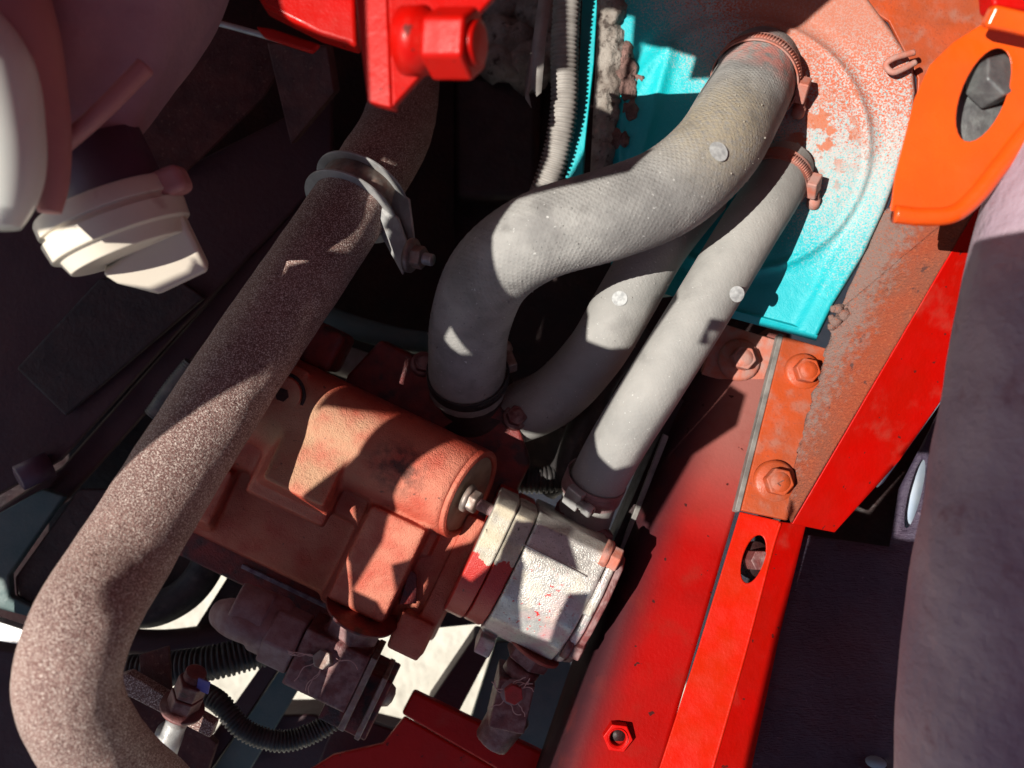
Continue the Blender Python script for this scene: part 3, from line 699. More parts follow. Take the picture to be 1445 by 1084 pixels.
# ================================================================== ORANGE PUMP
pk = K * .8
pu = thing('hydraulic_pump', 'orange cast iron pump housing with raised pads, dusty and greasy', 'pump', PL(0, 0, -.1))
def lb(s0, s1, t0, t1, h0, h1, taper=1):   # box in pump axes, units: reference pixels across, metres high
    return obox(PL((s0 + s1) / 2, (t0 + t1) / 2, (h0 + h1) / 2), ((s1 - s0) * pk, (t1 - t0) * pk, h1 - h0), AX, PX, Z, None, taper)
def lc(s0, s1, t, h, r, seg=40):
    return lathe([(0, r), ((s1 - s0) * pk, r)], PL(s0, t, h), AX, seg)
HC = -.068
def wedge(s0, s1, t0, t1, hb, ha, hc, ins=0):
    bm = bmesh.new(); V = []
    for (a, b, h) in ((s0, t0, hb), (s1, t0, hb), (s1, t1, hb), (s0, t1, hb), (s0 + ins, t0 + ins, ha), (s1 - ins, t0 + ins, ha), (s1 - ins, t1 - ins, hc), (s0 + ins, t1 - ins, hc)):
        V.append(bm.verts.new(PL(a, b, h)))
    for f in ((3, 2, 1, 0), (4, 5, 6, 7), (0, 1, 5, 4), (1, 2, 6, 5), (2, 3, 7, 6), (3, 0, 4, 7)): bm.faces.new([V[k] for k in f])
    return mesh(bm)
def barrel(s0, s1, t, h, r, k, seg=48):
    bm = bmesh.new(); d, u, v = frame(AX)
    rings = []
    for q, sx in enumerate((s0, s1)):
        rings.append([])
        for i in range(seg):
            e = (u * math.cos(2 * math.pi * i / seg) + v * math.sin(2 * math.pi * i / seg)) * r
            rings[-1].append(bm.verts.new(PL(sx, t, h) + e - AX * (k * e.z if q else 0)))
    for i in range(seg): bm.faces.new((rings[0][i], rings[0][(i + 1) % seg], rings[1][(i + 1) % seg], rings[1][i]))
    bm.faces.new(rings[0][::-1]); bm.faces.new(rings[1]); return mesh(bm)
TILT = .38
EN = (AX + Z * TILT).normalized()
pieces = [barrel(-205, 166, 72, HC, .0430, TILT),              # upper barrel, end face turned up a little
          wedge(-200, 160, 40, 138, -.16, -.075, -.075, 4),
          wedge(-205, 160, -40, 72, -.16, -.076, -.07, 6),     # body below the barrel
          wedge(-200, 130, -150, 0, -.17, -.115, -.095, 6),    # lower shoulder
          wedge(-122, 4, -62, 110, -.085, -.05, -.05, 3),
          wedge(-118, 2, -46, 108, -.07, -.0135, -.034, 12),     # first raised pad
          wedge(40, 146, -156, 10, -.13, -.062, -.036, 10),     # second raised pad
          wedge(-206, -132, -140, -30, -.13, -.078, -.066, 14),
          wedge(130, 212, -140, 40, -.165, -.092, -.085, 6),   # neck to the flange
          wedge(-205, -104, 40, 136, -.12, -.037, -.037, 5)]   # plug boss
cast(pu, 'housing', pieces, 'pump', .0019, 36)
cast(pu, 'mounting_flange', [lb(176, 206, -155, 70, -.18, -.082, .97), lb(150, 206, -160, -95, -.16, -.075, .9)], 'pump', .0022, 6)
bpl = part(pu, 'base_plate', obox(PL(-75, -150, -.145), (330 * pk, 60 * pk, .03), AX, PX, Z), 'pump_dark', bevel=.003)
part(bpl, 'worn_edge', obox(PL(-10, -158, -.129), (150 * pk, 7 * pk, .003), AX, PX, Z), 'blue_worn', bevel=.0008)
part(pu, 'pad_recess_shade', prism([PL(138, -60, -.075), PL(150, -62, -.08), PL(168, -100, -.082), PL(146, -112, -.078)], .004), 'pump_dark', bevel=.001)  # dark slab standing in for the shade beside the second pad
pg = part(pu, 'plug', lathe([(-.006, .0165), (.003, .0165), (.0042, .015), (.0042, .0145)], PL(-131, 85, -.030), Z, 40), 'pump')
part(pg, 'plug_groove', ringlathe([(-.001, .0168), (.0006, .0168), (.0006, .0195), (-.001, .0195)], PL(-131, 85, -.0275), Z, 40), 'black')
part(pg, 'hex_socket', hexa(PL(-131, 85, -.0275), Z, .006, .0022, .2), 'black', smooth=False)
ep = part(pu, 'end_plate', lathe([(-.004, .037), (.001, .037), (.0015, .035)], PL(166, 72, HC), EN, 48), 'beige', bevel=.0006)
part(pu, 'end_rim', ringlathe([(-.006, .0362), (.003, .0362), (.0045, .039), (.003, .0425), (-.006, .0428)], PL(166, 72, HC), EN, 48), 'pump', bevel=.001)
nut_stud(pu, PL(171, 66, HC + .018), (AX + Z * .3), .0105, .009, .02, 'bolt_steel', 'fit_pale', 1.2)
rp_ = thing('pump_mount_plate', 'dark red bolted plate standing behind the orange pump', 'mounting plate', PL(110, 170, -.13))
part(rp_, 'plate', prism([PL(-60, 150, -.115), PL(-40, 215, -.115), PL(120, 215, -.115), PL(190, 190, -.115), PL(228, 150, -.12), PL(228, 60, -.12), PL(-60, 100, -.115)], .03), 'pump_dark', bevel=.004)
part(rp_, 'upper_plate', prism([PL(20, 190, -.125), PL(20, 222, -.125), PL(175, 222, -.125), PL(205, 200, -.125), PL(195, 180, -.125)], .012), 'fit', bevel=.002)
for s, t in ((180, 198), (30, 210)):
    flange_bolt(rp_, PL(s, t, -.116), (.2, .3, 1), .010, .01, 'fit', 1.2)
pc = thing('pump_back_cover', 'dark red square cover block at the back of the orange pump', 'cover', PL(-120, 170, -.12))
part(pc, 'cover', obox(PL(-130, 172, -.1), (110 * pk, 62 * pk, .06), AX, PX, Z), 'pump_dark', bevel=.006)
# inlet flange below the thick hose
inl = thing('inlet_elbow', 'dark greasy inlet neck joining the thick hose to the pump', 'pipe fitting', P(662, 560, -.15))
part(inl, 'neck', lathe([(0, .034), (.02, .034), (.022, .042), (.04, .046), (.06, .046)], P(660, 540, -.112), (.05, -.45, -.88), 40), 'black')

# ================================================================== SILVER GEAR PUMP
gpump = thing('gear_pump', 'bare silver aluminium gear pump with flaking red paint', 'pump', PL(300, 5, -.1))
GZ = -.085
def sect(s0, s1, f=1, hw=.062):
    """blocky section swept along the pump axis: flat top, chamfered lower flank"""
    prof = [(hw, -.05), (hw, .044), (hw - .008, .057), (.022, .0615), (-.014, .056), (-.038, .043), (-.054, .022), (-hw, -.002), (-hw, -.05)]
    bm = bmesh.new()
    A = [bm.verts.new(PL(s0, 4, GZ) + PX * x * f + Z * y * f) for x, y in prof]
    B = [bm.verts.new(PL(s1, 4, GZ) + PX * x * f + Z * y * f) for x, y in prof]
    for i in range(len(A)):
        j = (i + 1) % len(A); bm.faces.new((A[i], A[j], B[j], B[i]))
    bm.faces.new(A[::-1]); bm.faces.new(B); return mesh(bm)
part(gpump, 'front_flange', sect(204, 234, .99), 'alu_flange', bevel=.0022, label='half red painted front flange')
part(gpump, 'spacer_plate', sect(235, 262, .97), 'alu_flange', bevel=.0022)
cast(gpump, 'body', [sect(263, 370, 1.0), lb(266, 290, -118, -92, -.12, -.074)], 'alu', .0016, 4)
part(gpump, 'seam_ridge', tube_mesh([(*PL(266, 41, -.0238), .0007), (*PL(320, 40, -.0237), .0007), (*PL(368, 38, -.0238), .0007)], 6), 'alu')
part(gpump, 'rear_cover', sect(371.5, 384, .97), 'alu', bevel=.003)
part(gpump, 'rear_plate', sect(385, 395, .92), 'fit', bevel=.002)
part(gpump, 'rib', lb(370, 392, -5, 50, -.08, -.027), 'alu', bevel=.003)
for s, t, h, mm in ((380, 78, -.036, 'clamp_paint'), (388, -58, -.05, 'fit')):
    flange_bolt(gpump, PL(s, t, h), AX + Z * .1, .0115, .012, mm, 1.15)
flange_bolt(gpump, PL(240, 60, -.042) , Vector((.1, .4, .9)), .008, .006, 'alu', 1.2)
el = thing('outlet_elbow', 'dark elbow joining the straight hose to the top of the silver pump', 'pipe fitting', P(825, 735, -.12))
cast(el, 'elbow', [lathe([(0, .0255), (.02, .0255), (.022, .029), (.034, .029)], P(822, 722, -.108), (P(824, 740, -.125) - P(850, 660, -.085)), 32),
                   obox(P(818, 752, -.125), (.052, .03, .06), AX, PX, Z)], 'fit', .002, 4)

# ---- lower outlet fitting of the silver pump
bf = thing('banjo_fitting', 'red brown block fitting with a red bolt under the silver pump', 'pipe fitting', P(725, 970, -.12))
dn = -PX * .9 + Z * -.1 + AX * -.12; dn.normalize()
part(bf, 'sealing_washer', lathe([(0, .027), (.003, .027)], P(754, 912, -.085), dn, 40), 'copper', bevel=.0008)
part(bf, 'hex_collar', hexa(P(752, 916, -.085), dn, .0215, .013, .3), 'fit', smooth=False, bevel=.0015)
part(bf, 'neck', lathe([(0, .016), (.012, .016)], P(741, 938, -.087), dn, 28), 'fit')
cast(bf, 'block', [obox(P(722, 984, -.095), (.036, .05, .05), AX + PX * .22, PX - AX * .22, Z, None, .9), lathe([(0, .02), (.035, .017)], P(722, 1005, -.105), dn, 24)], 'fit', .0016, 3)
rb = part(bf, 'bolt', hexa(P(724, 977, -.07), (.05, .1, 1), .0088, .011, .1), 'red_cap', smooth=False, bevel=.001)
part(rb, 'washer', lathe([(-.003, .0115), (.0005, .0115)], P(724, 977, -.07), Z, 24), 'fit_pale')
def fray(parent, c, count, seed, R=.018):
    rnd = random.Random(seed); mes = []
    for i in range(count):
        a = rnd.uniform(0, 6.28); p = Vector(c) + Vector((math.cos(a), math.sin(a), 0)) * .009; pts = []
        for k in range(6):
            pts.append((*p, .00045)); a += rnd.uniform(-.7, .7); p = p + Vector((math.cos(a), math.sin(a), rnd.uniform(-.1, .5))) * R / 5
        mes.append(tube_mesh(pts, 5, n=4))
    part(parent, 'frayed_strands', joined(mes), 'thread')['kind'] = 'stuff'
fray(bf, P(722, 980, -.066), 10, 4, .014)

# ---- elbow block assembly under the orange pump
ef = thing('elbow_fitting', 'dusty red brown elbow fitting with hex unions below the orange pump', 'pipe fitting', P(450, 930, -.12))
d2 = (-PX * .85 - Z * .25).normalized()
part(ef, 'sealing_washer', lathe([(0, .034), (.003, .034)], P(512, 862, -.075), d2, 40), 'pump_dark', bevel=.001)
part(ef, 'hex_union', hexa(P(508, 868, -.078), d2, .026, .018, .35), 'fit', smooth=False, bevel=.002)
cast(ef, 'block', [obox(P(468, 934, -.088), (.066, .058, .055), AX, PX, Z, None, .93), lathe([(0, .022), (.03, .022)], P(498, 885, -.085), d2, 28)], 'fit', .0018, 4)
bb = part(ef, 'bolt', hexa(P(459, 930, -.064), (-.05, .25, 1), .0088, .013, .15), 'bolt_steel', smooth=False, bevel=.0012)
part(bb, 'washer', lathe([(-.003, .014), (.001, .014)], P(459, 933, -.064), Z, 24), 'fit')
cast(ef, 'lower_block', [obox(P(508, 975, -.115), (.05, .062, .055), AX, PX, Z, None, .95), lathe([(0, .024), (.02, .02)], P(495, 985, -.12), d2, 24)], 'pump_dark', .0018, 4)
part(ef, 'flange_plate', obox(P(512, 965, -.092), (.006, .07, .06), AX, PX, Z), 'bolt_steel', bevel=.001)
part(ef, 'flange_plate', obox(P(530, 985, -.1), (.005, .06, .06), AX, PX, Z), 'bolt_steel', bevel=.001)
part(ef, 'ball_end', lathe([(0, .009), (.006, .012), (.012, .012), (.018, .009), (.02, .004)], P(528, 972, -.105), AX, 24), 'bolt_steel')
dh = (P(345, 870, -.085) - P(440, 915, -.085)).normalized()
part(ef, 'thread', threaded(P(442, 918, -.085), dh, .024, .012, .003), 'fit')
part(ef, 'hex_nut', hexa(P(424, 910, -.085), dh, .029, .03, .5), 'fit_pale', smooth=False, bevel=.003)
cast(ef, 'swivel', [lathe([(0, .024), (.018, .024), (.024, .02)], P(392, 894, -.085), dh, 32), lathe([(0, .022), (.03, .02)], P(375, 870, -.08), dh * .9 + Z * .1, 28), lathe([(0, .018), (.022, .021), (.03, .018)], P(362, 856, -.09), (.5, -.3, 0), 24)], 'fit_pale', .0018, 5)
part(ef, 'tube_end', tube_mesh([(*P(385, 895, -.08), .018), (*P(355, 882, -.074), .0178), (*P(330, 872, -.075), .0175), (*P(312, 866, -.085), .013)], 32), 'fit_pale')
fray(ef, P(459, 930, -.058), 7, 9, .024)

# ================================================================== LOWER LEFT
bk = thing('bolted_bar_bracket', 'rusty bar bracket clamped by a hex nut with a blue paint mark', 'bracket', P(255, 1000, -.06))
part(bk, 'bar', prism([P(165, 955, -.05), P(180, 950, -.05), P(303, 1022, -.05), P(296, 1042, -.05), P(165, 975, -.05)], .014), 'pipe', bevel=.0015)
bax = Vector((.42, .8, .35)).normalized()
nb = part(bk, 'nut', hexa(P(258, 995, -.045), bax, .0145, .014, .2), 'fit', smooth=False, bevel=.0015)
part(nb, 'upper_nut', hexa(P(266, 978, -.04) , bax, .0135, .016, .2), 'fit', smooth=False, bevel=.0015)
part(nb, 'washer', lathe([(-.003, .019), (0, .019)], P(258, 996, -.046), bax, 28), 'fit')
part(nb, 'stud', threaded(P(272, 960, -.036), bax, .009, .010), 'fit')
part(nb, 'paint_mark', obox(P(287, 968, -.027), (.011, .012, .0015), (.9, -.3, .1), (.25, .9, .3)), 'blue_paint', bevel=.0004)
part(bk, 'threaded_rod', joined([threaded(P(250, 1018, -.05), -bax, .0095, .022), lathe([(0, .012), (.06, .013)], P(240, 1034, -.058), -bax + Z * -.2, 24)]), 'galv')
part(bk, 'hook_plate', prism([P(196, 925, -.07), P(238, 912, -.07), P(242, 975, -.07), P(200, 985, -.07)], .004), 'brown', bevel=.001)

def conduit(name, label, pts, r, material, pitch, group=None, split=True):
    t = thing(name, label, 'conduit', P(*pts[0][:3]), group)
    L = sum((P(*a) - P(*b)).length for a, b in zip(pts, pts[1:])); n = max(12, int(L / pitch * 6 / (len(pts) - 1)))
    part(t, 'sleeve', ptube([(*p, r) for p in pts], seg=22, n=n, rfun=corr(pitch, r * .16)), material)
    return t
conduit('corrugated_conduit', 'thin black corrugated conduit sagging beside the bolted bar bracket', [(282, 975, -.10), (310, 992, -.09), (345, 1030, -.085), (395, 1046, -.09), (440, 1035, -.1), (480, 1010, -.11)], .0092, 'conduit_black', .0034, 'black corrugated conduits')
conduit('corrugated_conduit', 'thick black corrugated conduit running behind the elbow fitting', [(170, 950, -.14), (230, 945, -.14), (300, 935, -.14), (360, 920, -.15), (420, 905, -.16)], .0155, 'conduit_black', .0048, 'black corrugated conduits')
cb = thing('cross_brace', 'dull teal steel brace crossing diagonally above the ground', 'steel brace', P(380, 1010, -.2))
part(cb, 'brace_face', pplate([(405, 930, -.19), (450, 925, -.19), (345, 1100, -.19), (290, 1100, -.19)], .01), 'teal_dull', bevel=.002)
part(cb, 'brace_web', pplate([(372, 935, -.195), (404, 930, -.195), (289, 1100, -.195), (255, 1100, -.195)], .03), 'purple_black', bevel=.002)
cr = thing('cross_member', 'dark painted cross member under the elbow fitting', 'cross member', P(470, 1050, -.2))
part(cr, 'beam_face', pplate([(340, 1010, -.22), (440, 1008, -.22), (572, 1040, -.22), (700, 1045, -.22), (700, 1120, -.22), (300, 1120, -.22)], .05), 'purple_black', bevel=.003)
part(cr, 'upright', pplate([(478, 1005, -.18), (568, 1035, -.18), (560, 1052, -.18), (446, 1084, -.18)], .01), 'purple_black', bevel=.002)
part(cr, 'end_plate', pplate([(140, 955), (236, 985), (306, 1050), (276, 1140), (110, 1140)], .01, z=-.17), 'brown', bevel=.002)
rf = thing('foot_bracket', 'dull red folded bracket below the silver pump', 'bracket', P(660, 1030, -.15))
part(rf, 'top_flange', prism([P(583, 976, -.13), P(772, 1066, -.13), P(772, 1110, -.13), P(742, 1110, -.13), P(566, 1008, -.13)], .012), 'red', bevel=.003)
part(rf, 'web', prism([P(570, 1012, -.145), P(740, 1110, -.145), P(400, 1110, -.15), P(470, 1066, -.15), P(540, 1050, -.147)], .006), 'red', bevel=.002)
ur = thing('upright_channel', 'dark violet steel channel standing below the silver pump', 'steel channel', P(680, 960, -.22))
part(ur, 'channel_face', pplate([(668, 900, -.2), (700, 905, -.2), (645, 1010, -.2), (600, 1000, -.2)], .05), 'purple_black', bevel=.002)
part(ur, 'channel_back', pplate([(700, 905, -.24), (800, 905, -.24), (830, 1090, -.24), (640, 1090, -.24)], .02), 'teal_dull', bevel=.002)
hs = thing('hanging_hose', 'black rubber hose looping low behind the rusty pipe', 'hose', P(250, 850, -.2))
part(hs, 'hose_body', ptube([(150, 840, -.17, .017), (205, 862, -.17, .017), (262, 838, -.18, .017), (296, 790, -.19, .017), (300, 740, -.2, .017)], seg=24), 'black_rubber')
hs2 = thing('hanging_hose', 'blue black rubber hose lying flat above the thick conduit', 'hose', P(260, 905, -.2))
part(hs2, 'hose_body', ptube([(160, 905, -.2, .014), (230, 908, -.2, .014), (300, 900, -.2, .014), (370, 890, -.2, .014)], seg=20), 'purple_black')
ud = thing('under_pump_frame', 'black frame plate under the orange pump with a slanted cutaway edge', 'frame plate', P(360, 800, -.23))
part(ud, 'plate', pplate([(250, 700, -.2), (660, 640, -.2), (690, 880, -.2), (590, 890, -.2), (470, 900, -.2), (420, 935, -.2), (355, 930, -.2), (268, 897, -.2), (320, 815, -.2), (300, 800, -.2)], .02), 'black', bevel=.003)
part(ud, 'side_plate', pplate([(100, 820, -.21), (215, 760, -.21), (300, 700, -.21), (296, 802, -.21), (240, 870, -.21), (196, 888, -.21), (100, 930, -.21)], .02), 'black', bevel=.003)
lf = thing('teal_corner_frame', 'grey teal frame corner with a rounded black opening beside the rusty pipe', 'frame', P(30, 820, -.15))
part(lf, 'outer_strip', pplate([(-40, 745, -.15), (60, 690, -.16), (90, 700, -.16), (12, 812, -.15), (14, 842, -.15), (55, 862, -.15), (60, 876, -.15), (-40, 850, -.15)], .012), 'teal_dull', bevel=.002)
part(lf, 'opening', pplate([(20, 815, -.158), (110, 690, -.165), (190, 690, -.165), (110, 800, -.16), (60, 862, -.158), (22, 842, -.158)], .01), 'black', bevel=.003)
fb = thing('flat_bar', 'bare steel flat bar end poking out left of the rusty pipe', 'steel bar', P(10, 900, -.1))
part(fb, 'bar', pplate([(-60, 858, -.1), (44, 892, -.1), (40, 912, -.1), (-60, 896, -.1)], .012), 'galv', bevel=.001)
part(fb, 'lower_block', pplate([(-80, 905, -.13), (60, 925, -.13), (110, 1000, -.13), (140, 1140, -.13), (-80, 1140, -.13)], .05), 'purple_black', bevel=.003)
gf = thing('knurled_fitting', 'small grey knurled fitting half hidden behind the rusty pipe', 'pipe fitting', P(235, 560, -.12))
part(gf, 'knurled_ring', tube_mesh([(*P(222, 590, -.12), .013), (*P(250, 550, -.12), .013), (*P(275, 515, -.12), .011)], 30, n=24, rfun=lambda r, L, a, i: r + .0006 * math.sin(L * 2200)), 'grey_box')

# ================================================================== MIDDLE BACK
dt = thing('coolant_tube', 'dark teal metal tube crossing behind the thick hose', 'tube', P(520, 470, -.2))
part(dt, 'tube_body', ptube([(400, 420, -.2, .012), (480, 455, -.2, .012), (560, 478, -.2, .012), (640, 490, -.21, .012)], seg=24), 'teal_dull')
dw = thing('woven_hose', 'dark woven covered hose lying behind the orange pump', 'hose', P(520, 520, -.2))
part(dw, 'hose_body', ptube([(400, 470, -.2, .016), (460, 500, -.2, .016), (540, 528, -.2, .016), (620, 555, -.21, .016)], seg=24, n=30, rfun=lambda r, L, a, i: r + .0005 * math.sin(L * 1500) * math.sin(a * 14)), 'conduit_grey')
bx = thing('black_box', 'small dark grey plastic box in the gap beside the orange pump', 'box', P(760, 630, -.22))
cast(bx, 'box_body', [obox(P(765, 630, -.225), (.055, .062, .05), (.95, -.3, 0), (.3, .95, 0), Z, None, .86)], 'grey_box', .002, 2)
part(bx, 'lid_edge', pplate([(738, 605, -.19), (748, 597, -.19), (728, 660, -.19), (718, 662, -.19)], .03), 'steel_edge', bevel=.001)
rb_ = thing('red_brace', 'short faded orange brace behind the black box', 'steel brace', P(780, 585, -.26))
part(rb_, 'brace', pplate([(735, 590, -.25), (800, 555, -.25), (812, 600, -.25), (770, 612, -.25)], .01), 'orange', bevel=.002)
wc = thing('wiring_loom', 'black taped wiring loom running behind the straight smooth hose', 'wiring loom', P(830, 560, -.16))
part(wc, 'loom', ptube([(905, 470, -.18, .017), (850, 530, -.16, .017), (825, 600, -.15, .016), (800, 660, -.15, .015), (770, 690, -.16, .013)], seg=24, n=14, rfun=lambda r, L, a, i: r + .0014 * mnoise.noise(Vector((L * 50, a, 0)))), 'black_rubber')
conduit('corrugated_conduit', 'black corrugated conduit crossing the gap between both pumps', [(690, 665, -.15), (730, 676, -.15), (780, 676, -.15), (830, 660, -.16)], .0125, 'conduit_black', .0042, 'black corrugated conduits')

# ---- conduit, strap, foam and teal post at the top
conduit('corrugated_conduit', 'grey dusty split corrugated conduit dropping beside the teal post', [(803, -40, -.13), (797, 60, -.135), (796, 150, -.14), (785, 215, -.15), (768, 268, -.16), (755, 300, -.18)], .0125, 'conduit_grey', .0042)
sl = thing('torn_strap', 'torn grey strap hanging down beside the grey conduit', 'strap', P(758, 60, -.1))
part(sl, 'strap', prism([P(764, -30, -.12), P(782, -30, -.12), P(770, 60, -.11), P(764, 130, -.105), P(757, 136, -.105), P(752, 124, -.105), P(746, 130, -.105), P(750, 152, -.105), P(741, 138, -.105), P(741, 115, -.105), P(754, 40, -.115)], .0018), 'conduit_grey')
tps = thing('teal_post', 'bright teal painted post edge between conduit and crumbling foam', 'post', P(825, 120, -.15))
part(tps, 'post', pplate([(824, -50, -.15), (846, -50, -.15), (838, 90, -.15), (826, 200, -.15), (818, 300, -.16), (790, 300, -.16), (806, 200, -.155), (818, 90, -.15)], .02), 'teal_plain', bevel=.001)
fo = thing('foam_pad', 'grey crumbling foam pad with ragged edge beside the teal panel', 'foam pad', P(865, 100, -.14))
bm = bmesh.new(); V = []
for j in range(60):
    y = -50 + j * 5.2; row = []
    xl = 842 - max(0, y - 60) * .05; xr = 900 - max(0, y - 90) * .12 + 16 * mnoise.noise(Vector((y * .045, 0, 0))) + 9 * mnoise.noise(Vector((y * .13, 4, 0)))
    for i in range(24):
        u = i / 23; x = xl + (xr - xl) * u
        z = -.132 + .022 * math.sin(math.pi * min(1, u * 1.1 + .12)) ** .6 + .006 * mnoise.noise(Vector((x * .05, y * .05, 2))) + .004 * mnoise.noise(Vector((x * .14, y * .14, 5)))
        if u > .97: z -= .03
        row.append(bm.verts.new(P(x, y, z)))
    V.append(row)
for a, b in zip(V, V[1:]):
    for i in range(23): bm.faces.new((a[i], a[i + 1], b[i + 1], b[i]))
part(fo, 'pad', mesh(bm), 'foam')
bm = bmesh.new(); rnd = random.Random(3)
for i in range(46):
    y = rnd.uniform(70, 215); p = P(888 - max(0, y - 110) * .2 + rnd.gauss(0, 9), y, -.125 + rnd.uniform(-.006, .012))
    r0 = len(bm.verts); bmesh.ops.create_icosphere(bm, subdivisions=2, radius=rnd.uniform(.003, .009), matrix=Matrix.Translation(p) @ Matrix.Diagonal((1, 1.3, .8, 1)))
for v in bm.verts: v.co += Vector((mnoise.noise(v.co * 220), mnoise.noise(v.co * 230 + Vector((3, 0, 0))), mnoise.noise(v.co * 210 + Vector((0, 7, 0))))) * .0045
part(fo, 'crumbs', mesh(bm), 'crumb')['kind'] = 'stuff'
mp = thing('mud_clump', 'dark dry mud caked above the hanging strap', 'mud', P(745, 40, -.25))
bm = bmesh.new()
for i in range(22):
    bmesh.ops.create_icosphere(bm, subdivisions=2, radius=rnd.uniform(.012, .03), matrix=Matrix.Translation(P(rnd.uniform(705, 790), rnd.uniform(-40, 100), -.26)))
for v in bm.verts: v.co += Vector((mnoise.noise(v.co * 90), mnoise.noise(v.co * 95 + Vector((3, 0, 0))), mnoise.noise(v.co * 80))) * .012
part(mp, 'clump', mesh(bm), 'foam')

# ================================================================== NEAR THINGS
FZ = .19
tb = thing('bolted_red_bracket', 'bright red bracket plate with a large hex nut above the rusty pipe', 'bracket', P(560, 60, FZ))
part(tb, 'face_plate', prism([P(545, -60, FZ), P(742, -60, FZ), P(700, -8, FZ), P(600, 100, FZ), P(553, 152, FZ)], .008), 'red', bevel=.0015)
part(tb, 'edge_plate', prism([P(494, -60, FZ - .004), P(544, -60, FZ + .001), P(552, 152, FZ + .001), P(518, 144, FZ - .004)], .012), 'red', bevel=.0015)
nx = Vector((.93, -.12, .34)).normalized()
tn = part(tb, 'nut', hexa(P(612, 62, FZ + .012), nx, .0215, .027, .15), 'red', smooth=False, bevel=.003)
part(tn, 'bolt_end', lathe([(0, .0135), (.004, .013), (.0045, .011)], P(612, 62, FZ + .012) + nx * .0255, nx, 28), 'red')
part(tn, 'collar', lathe([(0, .020), (.014, .020), (.016, .017), (.024, .017)], P(572, 58, FZ + .004), nx, 32), 'red')
br = thing('red_bar', 'glossy red bar with a chipped end behind the red bracket plate', 'steel bar', P(430, 30, .1))
part(br, 'bar', prism([P(330, -60, .1), P(500, -60, .1), P(505, 66, .1), P(448, 48, .1), P(372, 10, .1)], .02), 'red', bevel=.004)
part(br, 'lower_lip', prism([P(360, 36, .07), P(385, 40, .07), P(452, 62, .07), P(440, 74, .07), P(372, 52, .07)], .006), 'red', bevel=.002)

fn = thing('filler_neck', 'violet filler neck with a cream cap and flared spout', 'filler neck', P(165, 300, .1))
fz = .10
fd = (P(196, 372, fz) - P(140, 240, fz)).normalized() + Z * -.15; fd.normalize()
part(fn, 'neck', lathe([(0, m(72, fz)), (.05, m(74, fz)), (.062, m(76, fz))], P(128, 205, fz - .01), fd, 40), 'violet_fit')
cp = part(fn, 'cap', lathe([(0, m(80, fz)), (.0, m(98, fz)), (.003, m(102, fz)), (.013, m(103, fz)), (.0135, m(97, fz)), (.0165, m(97, fz)), (.017, m(104, fz)), (.031, m(101, fz)), (.0315, m(92, fz)), (.042, m(84, fz)), (.0425, m(40, fz))], P(146, 282, fz - .01), fd, 64), 'cream', bevel=.0012)
part(cp, 'grip_lug', obox(P(232, 262, fz - .005), (.02, .034, .026), fd, fd.cross(Z)), 'pink', bevel=.006)
part(fn, 'spout', prism([P(142, 388, fz - .01), P(255, 300, fz - .01), P(296, 384, fz - .03), P(225, 418, fz - .03), P(165, 402, fz - .02)], .018), 'cream', bevel=.004)
bt = thing('rubber_boot', 'large dusty purple rubber boot hanging over the dark sheet', 'rubber boot', P(120, 100, .16))
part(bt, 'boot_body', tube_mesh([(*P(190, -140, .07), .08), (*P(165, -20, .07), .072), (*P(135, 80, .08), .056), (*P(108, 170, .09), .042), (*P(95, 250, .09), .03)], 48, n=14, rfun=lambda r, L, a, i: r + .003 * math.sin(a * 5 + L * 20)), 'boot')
rs = thing('release_rod', 'thin reddish rod slanting across the filler neck', 'rod', P(150, 150, .2))
part(rs, 'rod', tube_mesh([(*P(80, 212, .15), .006), (*P(140, 160, .15), .0062), (*P(205, 94, .14), .0065)], 16), 'pink')
wr = thing('white_reservoir', 'rounded white plastic reservoir with a pink rubber rim', 'reservoir', P(0, 200, .2))
part(wr, 'shell', tube_mesh([(*P(-70, 40, .2), .03), (*P(-40, 110, .2), .036), (*P(-12, 200, .2), .030), (*P(-4, 270, .2), .024), (*P(-2, 322, .2), .012)], 40, n=12), 'white')
part(wr, 'rim', tube_mesh([(*P(-20, -60, .17), .030), (*P(14, 60, .17), .030), (*P(52, 170, .17), .020), (*P(70, 250, .17), .012), (*P(70, 300, .17), .007)], 32, n=12), 'pink')

# top right bracket
BZ = .12
tr = thing('slotted_orange_bracket', 'glossy orange bracket with rolled edge and a bolt in its slot', 'bracket', P(1350, 160, BZ))
bo = [(1312, 92), (1345, 60), (1392, 30), (1480, 30), (1480, 150), (1395, 262), (1350, 300), (1256, 298), (1262, 250), (1290, 140)]
bslot = ellipse(1388, 134, 70, 31, math.radians(112), 28)
part(tr, 'plate', holed(bo, [bslot], lambda a, b, s: P(a, b, BZ - s), .006), 'orange_gloss', smooth=False, bevel=.001)
part(tr, 'rolled_edge', tube_mesh([(*P(x, y, BZ + .002), .0062) for x, y in ((1262, 302), (1300, 306), (1345, 302), (1378, 276), (1410, 236), (1490, 136))], 20, n=10), 'orange_gloss')
part(tr, 'upper_flange', prism([P(1390, 38, BZ + .03), P(1500, 62, BZ + .03), P(1500, 28, BZ + .035), P(1405, 6, BZ + .035)], .012), 'orange_gloss', bevel=.003)
part(tr, 'upper_block', prism([P(1396, -60, BZ + .02), P(1500, -60, BZ + .02), P(1500, 20, BZ + .02), P(1402, 8, BZ + .02)], .02), 'red', bevel=.003)
bs = part(tr, 'slot_bolt', hexa(P(1384, 126, BZ - .022), (.3, .2, 1), m(34, BZ), .022, .9), 'grey_bolt', smooth=False, bevel=.002)
part(bs, 'washer', lathe([(0, m(84, BZ)), (.006, m(84, BZ)), (.008, m(76, BZ))], P(1394, 142, BZ - .030), Z, 36), 'grey_bolt')
